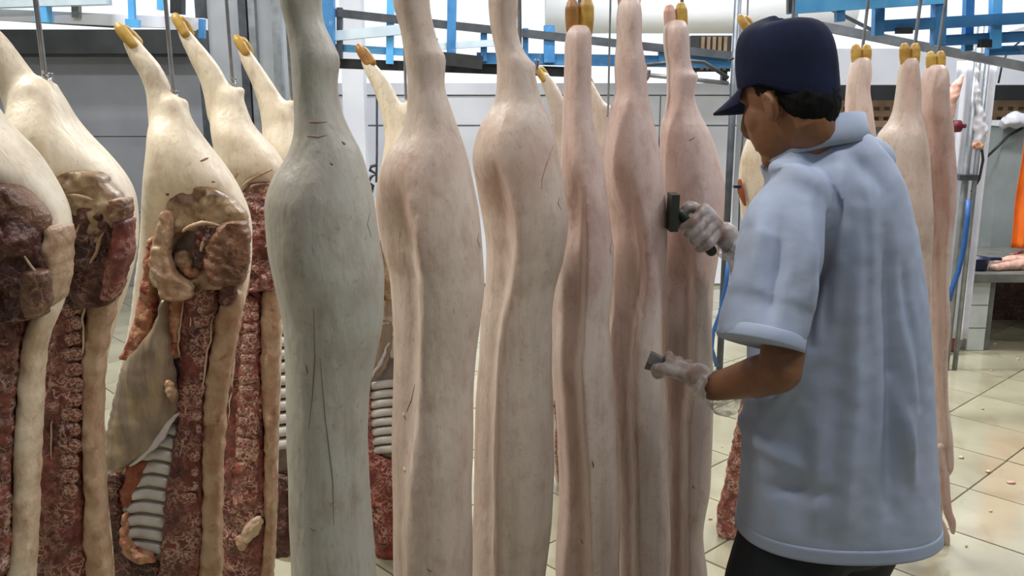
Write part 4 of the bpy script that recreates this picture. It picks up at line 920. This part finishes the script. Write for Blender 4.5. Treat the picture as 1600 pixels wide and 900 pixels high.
far_half('far pork half with a foot between the fourth and fifth shanks', 3.7,
    [(195, 936, 965), (225, 930, 980), (270, 925, 990), (330, 922, 992), (400, 926, 985), (520, 928, 980), (650, 930, 976), (730, 938, 966)],
    [(918, 128, 8), (924, 144, 10), (932, 162, 12), (940, 185, 14), (946, 210, 16)], [(944, 195, 11), (952, 182, 6)], ((915, 124, 909, 112, 5, 'hoof'), (920, 124, 913, 112, 5, 'back')), 18)
# the one behind the worker's chest, neck end showing by his hip
YP = 3.0
LP = cut_half('pork half behind the worker with red neck end at his hip', YP,
    [(150, 1206, 1250), (180, 1190, 1262), (215, 1170, 1275), (250, 1158, 1285), (290, 1155, 1290), (340, 1160, 1288), (400, 1168, 1280), (500, 1172, 1275), (600, 1165, 1270), (660, 1153, 1262), (720, 1140, 1255), (780, 1128, 1250), (815, 1122, 1240), (850, 1128, 1225)],
    [(1168, 45, 8), (1180, 70, 12), (1196, 100, 15), (1210, 130, 18), (1220, 165, 24)], [(1222, 150, 16), (1234, 132, 9)], tf=[(150, .03), (230, .06), (300, .05), (360, .015), (850, .02)], tb=0.1, hoofs=((1166, 42, 1156, 26, 7, 'hoof'), (1173, 42, 1164, 28, 7, 'back')), seed=19, group='pork halves behind the worker')
face(LP, 'ham_face', [(320, 1170, 1250), (380, 1172, 1275), (450, 1178, 1270)], YP - 0.04, 'fascia', 0.02, 0.04, 0.008, 30, seed=71)
face(LP, 'flank_meat', [(430, 1180, 1262), (560, 1172, 1262), (640, 1155, 1258), (700, 1143, 1252), (760, 1131, 1246), (810, 1120, 1240), (840, 1122, 1230), (856, 1132, 1220)], YP - 0.025, 'marble', 0.03, 0.04, 0.014, 34, nrow=90, nx=24, seed=72)
tgl = thing('blue_tag_clip', 'small blue tag with brown strip left of the worker\'s chest', 'tag', P(1156, 320, 2.97))
part(tgl, 'strip', limb([P(1156, 282, 2.97), P(1158, 300, 2.97), P(1164, 320, 2.97)], [0.006, 0.012, 0.004], 10, 4), 'orange_meat')
part(tgl, 'tag', box(P(1147, 294, 2.96), P(1156, 289, 2.98)), 'navy_plastic', False)

# ---- hooks
for (x, y, Y, lean, lab) in (
    (70, 124, Y2 + 0.006, -0.012, 'hook rod of the dark red half at the far left'), (271, 150, Y3 + 0.006, -0.008, 'hook rod of the open half with ribs'),
    (363, 128, Y4 + 0.006, -0.008, 'hook rod of the red half behind the open one'), (455, 152, Y5 + 0.006, -0.006, 'hook rod touching the nearest grey shank'),
    (634, 152, YM + 0.006, 0.0, 'hook rod left of the second shank'), (950, 178, 3.66, 0.0, 'thin hook rod between the fourth and fifth shanks'),
    (-58, 50, Y1 + 0.006, -0.01, 'hook rod left of the picture')):
    meat_hook(P(x, y, Y), RAIL_Z, lean, lab, 0.0045 if Y < 3 else 0.004)
# hooks of the skin-side row: bent tips show right of the hock
for (x, y, Y, lab, cs_) in ((500, 130, 1.38, 'hook behind the nearest grey shank', .4), (668, 125, 1.64, 'hook behind the second shank', .4), (812, 108, 1.8, 'hook with its tip right of the third shank', .62),
                       (905, 150, 1.96, 'hook behind the shank with yellow hooves', .4), (990, 122, 2.05, 'hook with its tip right of the fifth shank', .62), (1062, 128, 2.17, 'hook behind the shank being scraped', .4)):
    meat_hook(P(x, y, Y), RAIL_Z, -0.01, lab, 0.0042, curl=(1, 0.1), cs=cs_)
for (x, y, Y, lean, lab) in ((1340, 150, 3.0, 0.03, 'hook rod above the trotter behind the worker'), (1420, 152, 2.73, 0.03, 'hook rod of the wide-hammed half at right'), (1455, 160, 2.86, 0.045, 'hook rod of the rightmost slim half')):
    meat_hook(P(x, y, Y + 0.1), RAIL_Z, lean, lab, 0.0055, curl=(0, -1))
meat_hook(P(1232, 140, 3.0), RAIL_Z, 0.0, 'hook rod hidden behind the cap', 0.005)

# ---- scratches, cuts and painted fold shade lying on the skin
from mathutils.bvhtree import BVHTree
def on_skin(bvh, loc, x, y):
    o = Vector((0, 0, CAM_Z)); d = (P(x, y, 1.5) - o).normalized()
    h = bvh.ray_cast(o - loc, d)
    return (h[0] + loc) if h[0] is not None else None
def marks(label_part, lines):
    t = [o for o in bpy.data.objects if o.get('label', '') == label_part][0]
    sk_ = [c for c in t.children if c.name.startswith('skin')][0]
    bvh = BVHTree.FromPolygons([v.co for v in sk_.data.vertices], [tuple(p.vertices) for p in sk_.data.polygons])
    loc = Vector(t.location)
    for (name, ln, rpx, m) in lines:
        pts = []
        for k in range(len(ln) - 1):
            for f in range(4):
                q = on_skin(bvh, loc, ln[k][0] + (ln[k + 1][0] - ln[k][0]) * f / 4, ln[k][1] + (ln[k + 1][1] - ln[k][1]) * f / 4)
                if q is not None: pts.append(q)
        if len(pts) < 3: continue
        r = .62 * PX(rpx, ln[0][1], pts[0].y); n = len(pts)
        part(t, name, tube(pts, [r * (0.3 + 0.7 * math.sin(math.pi * (i + .5) / n)) for i in range(n)], 8), m)
M['scar'] = mat('scar', (178, 134, 118), (164, 116, 102), scale=30, rough=0.5)
M['scar_dark'] = mat('scar_dark', (132, 120, 112), (112, 100, 94), scale=30, rough=0.5)  # dark cuts and blemishes, and shade painted along the skin folds
marks('pork half with a long red scratch on its ham, third in the row', [('scratch', [(866, 224), (860, 240), (852, 262), (847, 280), (846, 300)], 1.6, 'scar'), ('cut', [(874, 308), (872, 318), (879, 332)], 1.2, 'scar_dark')])
marks('largest grey-skinned pork half, nearest the camera', [('cut', [(579, 328), (574, 350), (582, 378)], 1.2, 'scar_dark'), ('fold', [(490, 480), (492, 560), (488, 620), (480, 690)], 1.8, 'scar_dark'), ('fold', [(500, 560), (508, 650), (520, 750), (522, 845)], 1.6, 'scar_dark'),
    ('blemish', [(482, 190), (500, 191), (515, 190)], 2.0, 'scar'), ('blemish', [(480, 212), (498, 214), (516, 210)], 2.0, 'scar'), ('blemish', [(534, 221), (538, 225), (540, 224)], 3.0, 'scar_dark'), ('blemish', [(516, 254), (519, 257), (521, 256)], 2.6, 'scar_dark'), ('blemish', [(484, 822), (490, 828), (494, 830)], 3.0, 'scar_dark'), ('nipple', [(478, 570), (480, 580), (481, 586)], 2.5, 'scar_dark')])
marks('creased pinkish pork half, right of the nearest grey one', [('cut', [(748, 362), (746, 376), (752, 392)], 1.2, 'scar_dark'), ('nipple', [(630, 645), (632, 650), (633, 653)], 4, 'skin_pink'), ('nipple', [(631, 730), (633, 735), (634, 738)], 4, 'skin_pink'), ('fold', [(648, 600), (643, 625), (632, 650)], 1.3, 'scar_dark'), ('blemish', [(668, 888), (672, 892), (676, 893)], 2.5, 'scar_dark')])
marks('slim pork half with two big yellow hooves, fourth in the row', [('cut', [(956, 372), (953, 390), (955, 402)], 1.2, 'scar_dark'), ('blemish', [(925, 720), (927, 726), (928, 732)], 2.2, 'scar_dark'), ('blemish', [(907, 842), (910, 848), (912, 850)], 2.2, 'scar')])
marks('pork half being scraped by the worker, last in the row', [('cut', [(1076, 220), (1082, 217), (1087, 213)], 1.2, 'scar_dark'), ('blemish', [(1082, 758), (1084, 762), (1085, 764)], 2.2, 'scar_dark')])
marks('open pork half showing its ribcage and hanging belly flap', [('blemish', [(313, 252), (320, 249), (327, 246)], 3.0, 'meat_red'), ('blemish', [(259, 303), (262, 304), (264, 302)], 3.4, 'meat_red'), ('blemish', [(330, 284), (334, 284), (337, 285)], 2.0, 'meat_red')])

# ================================================================== THE WORKER
W = thing('person', 'worker in pale blue short-sleeved shirt, navy cap and clear gloves scraping a carcass', 'person', (0.6, 1.66, 0))
H = P(1226, 135, 1.64)
fw = Vector((-0.54, 0.74, -0.34)).normalized()
lf = Vector((0, 0, 1)).cross(fw).normalized()         # his left, towards the camera
up = fw.cross(lf).normalized()
def hd(f, l, u): return H + fw * f + lf * l + up * u
# ---- head, neck, torso, arms and hands: one continuous body
body = [ellipsoid(hd(-.005, 0, .01), [fw * .085, lf * .068, up * .093], 28, 18),
        ellipsoid(hd(.024, 0, -.055), [fw * .064, lf * .058, up * .080], 24, 14),
        ellipsoid(hd(.044, 0, -.116), [fw * .034, lf * .034, up * .026], 16, 10),
        limb([hd(.076, 0, -.005), hd(.098, 0, -.045), hd(.084, 0, -.06)], [.012, .015, .014], 12, 4),
        limb([hd(.068, -.022, -.09), hd(.082, 0, -.088), hd(.068, .022, -.09)], [.006, .009, .006], 10, 4),
        ellipsoid(hd(.04, .036, -.045), [fw * .03, lf * .024, up * .034], 14, 10),
        ellipsoid(hd(.04, -.036, -.045), [fw * .03, lf * .024, up * .034], 14, 10),
        limb([hd(.070, -.03, .004), hd(.080, 0, .006), hd(.070, .03, .004)], [.009, .01, .009], 10, 4)]
for s in (1, -1):
    body.append(ellipsoid(hd(-.012, .067 * s, -.042), [(fw * .014 - lf * .005 * s), (lf * .009 * s + fw * .005), up * .028], 16, 12))
    body.append(limb([hd(-.016, .072 * s, -.062), hd(-.024, .077 * s, -.04), hd(-.014, .075 * s, -.02), hd(.0, .070 * s, -.026)], [.004, .005, .005, .004], 8, 4))
NB = P(1286, 246, 1.67)
body.append(limb([hd(-.02, 0, -.03), hd(-.026, 0, -.085), NB], [.052, .047, .05], 20, 6))
SH_L, SH_R = P(1250, 335, 1.58), P(1380, 330, 1.78)
PEL = P(1305, 800, 1.68)
body.append(limb([NB, P(1308, 330, 1.68), P(1308, 520, 1.68), PEL], [.055, .09, .085, .075], 20, 6))
body.append(limb([SH_L, NB + Vector((0, .01, -.07)), SH_R], [.03, .045, .03], 16, 6))
EL_L, WR_L = P(1219, 580, 1.46), P(1112, 606, 1.66)
body.append(limb([SH_L, SH_L.lerp(EL_L, .5), EL_L], [.036, .042, .036], 18, 6))
body.append(limb([EL_L, EL_L.lerp(WR_L, .3), WR_L], [.037, .038, .025], 18, 6))
EL_R, WR_R = P(1265, 455, 1.99), P(1150, 388, 1.93)
body.append(limb([SH_R, SH_R.lerp(EL_R, .5), EL_R], [.036, .042, .036], 16, 6))
body.append(limb([EL_R, EL_R.lerp(WR_R, .3), WR_R], [.037, .036, .025], 16, 6))
for (fx, fy) in ((0.50, 1.60), (0.70, 1.80)):
    body.append(limb([PEL + Vector(((fx - .6) * .8, (fy - 1.7) * .8, -.02)), Vector((fx, fy, .46)), Vector((fx, fy, .08))], [.06, .05, .04], 16, 6))
def hand_pieces(wrist, grip, axis, palm_side, over, g=0.0, hr=0.012):
    """palm from wrist to a handle; four unequal fingers and a thumb wrapped round it"""
    a = axis.normalized()
    e1 = (palm_side - a * palm_side.dot(a)).normalized()
    e2 = (over - a * over.dot(a) - e1 * over.dot(e1)).normalized()
    out = []
    R0 = hr + 0.0085
    knuck = grip + e1 * (R0 + .018) + e2 * .016
    out.append(limb([wrist, wrist.lerp(knuck, .5)], [.024 + g, .027 + g], 14, 5))
    for k in range(4):
        s = (k - 1.5) * .0212
        kn = grip + a * s + e1 * (R0 + .020) + e2 * .014
        out.append(limb([wrist.lerp(kn, .25), wrist.lerp(kn, .65), kn], [.015 + g, .0135 + g, .0102 + g], 12, 4))
        ext = (0.92, 1.0, 0.97, 0.8)[k]
        pts = [kn]
        for ang in (55, 95, 135, 170, 215 * ext):
            r = math.radians(ang); pts.append(grip + a * s + e1 * (R0 * math.cos(r)) + e2 * (R0 * 1.05 * math.sin(r)))
        out.append(limb(pts, [.0098 + g, .0092 + g, .0088 + g, .0084 + g, .0080 + g, .0070 + g], 10, 4))
    # thumb leaves the side of the palm near its base
    tb0 = wrist.lerp(knuck, .35) + a * .020
    out.append(limb([tb0, grip + a * .045 + e1 * .030 - e2 * .010, grip + a * .040 + e1 * .004 - e2 * (R0 + .003), grip + a * .030 - e1 * .014 - e2 * (R0 - .001)], [.014 + g, .0118 + g, .0106 + g, .0085 + g], 10, 5))
    return out
# lower (left) hand with its small scraper
GL = P(1062, 580, 1.775); axL = (P(1012, 561, 1.80) - P(1080, 590, 1.79))
HL = (WR_L, GL, axL, WR_L - GL, Vector((-.1, -1, .35)))
GR = P(1089, 362, 1.905); axR = (P(1060, 331, 1.90) - P(1100, 384, 1.91))
HR = (WR_R, GR, axR, WR_R - GR, Vector((.2, -1, .5)))
body += hand_pieces(*HL) + hand_pieces(*HR)
part(W, 'body', remeshed('body', merge(*body), 0.0036, 2), 'human')
# ---- clear gloves with loose cuffs
for (args, el, cuff) in ((HL, EL_L, ((.006, .031), (.03, .036), (.05, .044))), (HR, EL_R, ((.002, .034), (.03, .048), (.055, .06)))):
    w = args[0]; d = (el - w).normalized()
    pcs = hand_pieces(*args, g=.0014)
    gl = remeshed('glove', merge(*pcs), 0.003, 1, lambda v, n: .0012 * noise.noise(v * 50))
    part(W, 'glove', gl, 'glove')
    # open cuff: a thin crumpled sleeve, double walled
    V, Fc = [], []; n = 40; prof = [(-.03, .03)] + list(cuff); s, u = frame_for(d)
    rows_ = []
    for i in range(len(prof) - 1):
        for f in range(5): rows_.append(tuple(prof[i][q] + (prof[i + 1][q] - prof[i][q]) * f / 5 for q in (0, 1)))
    rows_.append(prof[-1])
    allr = rows_ + [(a_, b_ - .0012) for a_, b_ in reversed(rows_)]
    for (a_, b_) in allr:
        for k in range(n):
            an = 2 * math.pi * k / n
            rr = b_ * (1 + .16 * noise.noise(Vector((math.cos(an) * 2.2, math.sin(an) * 2.2, a_ * 40))) + .10 * noise.noise(Vector((math.cos(an) * 5, math.sin(an) * 5, a_ * 70))))
            droop = Vector((0, 0, -1)) * max(0, a_) * .35
            V.append(w + d * (a_ + .012 * noise.noise(Vector((math.cos(an) * 2, math.sin(an) * 2, 9)))) + s * rr * math.cos(an) + u * rr * math.sin(an) + droop)
    for i in range(len(allr) - 1):
        for k in range(n): Fc.append((i * n + k, i * n + (k + 1) % n, (i + 1) * n + (k + 1) % n, (i + 1) * n + k))
    part(W, 'glove_cuff', (V, Fc), 'glove')
# ---- hair under the cap
hair = [ellipsoid(hd(-.012, 0, .012), [fw * .083, lf * .072, up * .094], 24, 14)]
hair.append(ellipsoid(hd(-.044, 0, -.035), [fw * .048, lf * .062, up * .068], 20, 12))
hr_ = remeshed('hair', merge(*hair), .005, 2, lambda v, n: .0025 * noise.noise(v * 90))
# cut the face side away below the cap line
keep = [((v - H).dot(up) > -.10) and not ((v - H).dot(fw) > (-.022 if (v - H).dot(up) < -.015 else .02) and (v - H).dot(up) < .015) for v in hr_[0]]
idx = {}; V2 = []
for i, v in enumerate(hr_[0]):
    if keep[i]: idx[i] = len(V2); V2.append(v)
part(W, 'hair', (V2, [tuple(idx[i] for i in f) for f in hr_[1] if all(keep[i] for i in f)]), 'hair')
# ---- cap
V, Fc = [], []
prof = [(-.012, 1.0, 0), (.016, 1.02, 0), (.042, 1.0, 0), (.064, .945, 0), (.081, .84, .0), (.093, .66, .0), (.099, .38, .0), (.101, .05, .0)]
n = 48
capu = (up - fw * .16).normalized(); capf = lf.cross(capu).normalized()
if capf.dot(fw) < 0: capf = -capf
CC = hd(-.006, 0, .012)
for (hh, rs, _) in prof:
    for k in range(n):
        a = 2 * math.pi * k / n
        f = math.cos(a); l = math.sin(a)
        rad = rs * (1 - 0.012 * (abs(math.sin(3 * a)) < .12))
        rf = (.089 if f > 0 else .094)
        drop = -.048 * max(0, -f) if hh < .01 else 0
        lift = .016 * max(0, f) * sstep(.02, .07, hh)
        V.append(CC + capf * (f * rf * rad) + lf * (l * .0775 * rad) + capu * (hh + drop + lift))
for i in range(len(prof) - 1):
    for k in range(n): Fc.append((i * n + k, i * n + (k + 1) % n, (i + 1) * n + (k + 1) % n, (i + 1) * n + k))
Fc.append(tuple(range((len(prof) - 1) * n, len(prof) * n)))
cp = part(W, 'cap', (V, Fc), 'cap')
sm = cp.modifiers.new('solid', 'SOLIDIFY'); sm.thickness = .004; sm.offset = -1
sb_ = cp.modifiers.new('sub', 'SUBSURF'); sb_.levels = 1; sb_.render_levels = 1
# brim
V, Fc = [], []
nb, mb = 20, 8
bd = (capf * .94 - capu * .34).normalized()
for side in (0, 1):
    for j in range(mb + 1):
        for i in range(nb + 1):
            a = math.radians(-58 + 116 * i / nb); e = j / mb
            f = math.cos(a); l = math.sin(a)
            root = CC + capf * (f * .086) + lf * (l * .0755) + capu * -.004
            ext = .082 * (max(0, math.cos(a * 1.5)) ** .6)
            V.append(root + bd * ext * e + capu * (-.016 * (l * l) * e * 2) + capu * (-.004 * side))
o_ = (nb + 1) * (mb + 1)
for j in range(mb):
    for i in range(nb):
        a = j * (nb + 1) + i
        Fc.append((a, a + 1, a + nb + 2, a + nb + 1)); Fc.append((o_ + a, o_ + a + nb + 1, o_ + a + nb + 2, o_ + a + 1))
for i in range(nb):
    a = mb * (nb + 1) + i; Fc.append((a, a + 1, o_ + a + 1, o_ + a))
part(cp, 'brim', (V, Fc), 'cap')
part(cp, 'button', ellipsoid(CC + capu * .103, [capf * .008, lf * .008, capu * .004], 12, 8), 'cap')
for (f, l, h_) in ((.070, .052, .05), (.076, .045, .052), (.062, .058, .049)):
    c = CC + capf * (f + .002) + lf * (l + .003) + capu * h_
    part(cp, 'embroidery', ellipsoid(c, [capf * .004, lf * .003, capu * .002], 8, 6), 'stitch')

# ---- shirt
YS = 1.66
srows = [(196, 1278, 1340), (206, 1262, 1348), (222, 1240, 1362), (240, 1224, 1378), (262, 1212, 1394), (290, 1204, 1406), (330, 1196, 1416), (380, 1190, 1425), (440, 1184, 1431), (500, 1178, 1437), (560, 1172, 1442), (620, 1166, 1447), (680, 1162, 1451), (740, 1158, 1455), (790, 1155, 1459), (826, 1152, 1462)]
sd = loft(srows, YS, [(196, .06), (215, .085), (240, .105), (290, .128), (400, .135), (560, .135), (700, .14), (830, .145)], [(196, .05), (230, .08), (290, .12), (400, .13), (700, .13), (830, .14)], nrow=90, nx=34, p=2.3, endcap=0.9)
CU_L = P(1190, 545, 1.475)
slv = [limb([P(1268, 292, 1.61), P(1246, 322, 1.57), P(1224, 390, 1.53), P(1202, 470, 1.50)], [.045, .066, .072, .073], 22, 6)]
slv.append(limb([P(1232, 268, 1.585), P(1262, 244, 1.605), P(1314, 220, 1.65), P(1366, 252, 1.73)], [.024, .032, .035, .04], 18, 6))
def cone(pts, rads, n=26): return tube(pts, rads, n)
slv.append(cone([P(1222, 380, 1.53), P(1204, 460, 1.505), P(1188, 536, 1.478)], [.068, .071, .0735]))
slv.append(limb([SH_R + Vector((-.02, 0, .0)), SH_R.lerp(EL_R, .35), SH_R.lerp(EL_R, .62)], [.044, .054, .06], 18, 5))
def gauss(v, a, b, w):
    """ridge along the segment a-b"""
    ab = b - a; t = max(0, min(1, (v - a).dot(ab) / ab.dot(ab))); d2 = (v - (a + ab * t)).length_squared
    return math.exp(-d2 / (w * w)) * math.sin(math.pi * min(1, max(0, .08 + .84 * t)))
FOLDS = [((1292, 335), (1268, 545), .009, -.012), ((1272, 560), (1215, 655), .012, .008), ((1418, 420), (1440, 640), .010, -.007), ((1365, 250), (1360, 520), .012, .006), ((1320, 260), (1300, 400), .014, .007), ((1300, 300), (1290, 520), .012, -.010), ((1285, 430), (1215, 640), .012, -.012), ((1345, 330), (1330, 620), .016, .008), ((1385, 360), (1395, 640), .014, -.008), ((1400, 600), (1430, 760), .012, .010),
         ((1340, 560), (1310, 830), .02, .010), ((1260, 640), (1240, 820), .02, -.008), ((1290, 660), (1270, 840), .016, .008), ((1400, 560), (1390, 800), .016, -.009), ((1220, 260), (1290, 300), .014, .008),
         ((1215, 330), (1175, 480), .012, -.007), ((1250, 320), (1235, 500), .013, .007), ((1200, 300), (1160, 430), .010, .006), ((1180, 700), (1260, 745), .015, .007), ((1200, 780), (1300, 770), .015, -.006),
         ((1430, 480), (1425, 700), .014, .009), ((1330, 230), (1390, 300), .016, -.006), ((1260, 400), (1262, 540), .010, -.006)]
def folds():
    out = []
    for (a, b, w, h_) in FOLDS:
        yf = 1.525
        pa, pb = P(a[0], a[1], yf), P(b[0], b[1], yf); out.append((Vector((pa.x, 0, pa.z)), Vector((pb.x, 0, pb.z)), w, h_))
    return out
FL = folds(); HEM_Z = P(1300, 826, YS).z
def shirt_disp(v, n):
    q = Vector((v.x, 0, v.z)); d = 0.0
    if n.z < -0.6 and v.z < HEM_Z + .05: return 0.0
    if v.y < 1.72:
        for (a, b, w, h_) in FL: d += 1.9 * h_ * gauss(q, a, b, w)
    d += .007 * noise.noise(Vector((v.x * 15, v.y * 15, v.z * 3.2))) + .0016 * noise.noise(v * 34) + .0065 * (.35 - abs(noise.noise(Vector((v.x * 9 + v.z * 1.2, v.y * 9, v.z * 2.0 + 4)))))
    return d * sstep(HEM_Z + .01, HEM_Z + .09, v.z)
sh = remeshed('shirt', merge(sd, *slv), 0.005, 3, shirt_disp)
shirt = part(W, 'shirt', sh, 'shirt')
# collar, hems
fh = Vector((fw.x, fw.y, 0)).normalized(); CN = P(1278, 220, 1.655)
colp = [CN + fh * (.070 * math.cos(a)) + lf * (.078 * math.sin(a)) + Vector((0, 0, -.030 * math.cos(a))) for a in [math.radians(x) for x in range(25, 340, 10)]]
V, Fc = [], []
for (dr, dz) in ((.000, .024), (.006, .024), (.012, .0), (.026, -.026), (.020, -.028), (.004, -.004)):
    for q in colp:
        r = (q - CN); r.z = 0; r.normalize(); V.append(q + r * dr + Vector((0, 0, dz)))
nc = len(colp)
for i in range(6):
    i2 = (i + 1) % 6
    for k in range(nc - 1): Fc.append((i * nc + k, i * nc + k + 1, i2 * nc + k + 1, i2 * nc + k))
Fc += [tuple(i * nc for i in range(6)), tuple(i * nc + nc - 1 for i in range(5, -1, -1))]
part(shirt, 'collar', (V, Fc), 'shirt')
part(shirt, 'bottom_hem', loft([(806, 1153.5, 1460.5), (812, 1152.5, 1461.5), (827, 1151.3, 1462.7)], YS, .1458, .1408, nrow=10, nx=40, p=2.3, endcap=0.985), 'shirt')
# sleeve hem band
ax = (P(1188, 536, 1.478) - P(1204, 460, 1.505)).normalized(); c1 = P(1188, 536, 1.478)
part(shirt, 'sleeve_hem', tube([c1 - ax * .022, c1 - ax * .020, c1 - ax * .001, c1 + ax * .002], [.0720, .0738, .0748, .0735], 40), 'shirt')
# ---- trousers and boots
tz = P(1305, 830, YS).z
legs = [limb([PEL + Vector((-.06, -.02, .02)), Vector((.50, 1.62, .47)), Vector((.50, 1.60, .12))], [.125, .09, .075], 20, 6), limb([PEL + Vector((.06, .02, .02)), Vector((.69, 1.78, .47)), Vector((.70, 1.80, .12))], [.125, .09, .075], 20, 6),
        ellipsoid(PEL + Vector((0, -.01, .02)), [Vector((.155, 0, 0)), Vector((0, .125, 0)), Vector((0, 0, .13))], 24, 14)]
part(W, 'trousers', remeshed('tr', merge(*legs), .008, 4, lambda v, n: .004 * noise.noise(v * 14)), 'trousers')
for (fx, fy) in ((.50, 1.60), (.70, 1.80)):
    b0 = Vector((fx, fy, 0))
    part(W, 'boot', remeshed('boot', merge(limb([b0 + Vector((0, 0, .30)), b0 + Vector((0, 0, .07))], [.055, .05], 16, 4), limb([b0 + Vector((.03, -.02, .052)), b0 + Vector((-.07, .06, .048)), b0 + Vector((-.13, .11, .042))], [.046, .045, .038], 16, 4)), .007, 3), 'rubber')
# ---- tools in his hands
a0 = GR + axR.normalized() * -.055; a1 = P(1062, 333, 1.90)
sc1 = thing('bell_scraper', 'dark flat-bladed scraper in the raised gloved hand', 'scraper', a0)
part(sc1, 'handle', limb([a0, a0.lerp(a1, .5), a1], [.012, .0125, .009], 12, 4), 'tool_dark')
bu = (P(1053, 302, 1.90) - P(1050, 358, 1.90)).normalized(); bc = P(1051, 331, 1.90)
V = []
for (u_, th, wd) in ((-1, 1, 1), (1, 1, 1)):
    for (i, j) in ((-1, -1), (1, -1), (1, 1), (-1, 1)): V.append(bc + bu * (u_ * .039) + Vector((1, .15, 0)) * (.0085 * i) + Vector((0, 1, 0)) * (.030 * j))
part(sc1, 'blade', (V, [(0, 1, 2, 3), (7, 6, 5, 4), (0, 4, 5, 1), (1, 5, 6, 2), (2, 6, 7, 3), (3, 7, 4, 0)]), 'tool_dark', False)
aL = axL.normalized(); b0, b1 = GL - aL * .055, P(1012, 562, 1.80)
sc2 = thing('hand_scraper', 'grey-ended handle tool in the lower gloved hand', 'scraper', b0)
part(sc2, 'handle', limb([b0, b0.lerp(b1, .5), b0.lerp(b1, .8)], [.0115, .012, .013], 12, 4), 'tool_grey')
part(sc2, 'head', tube([b0.lerp(b1, .70), b0.lerp(b1, .78), b0.lerp(b1, .98), b1], [.013, .018, .021, .020], 6), 'tool_grey', False)
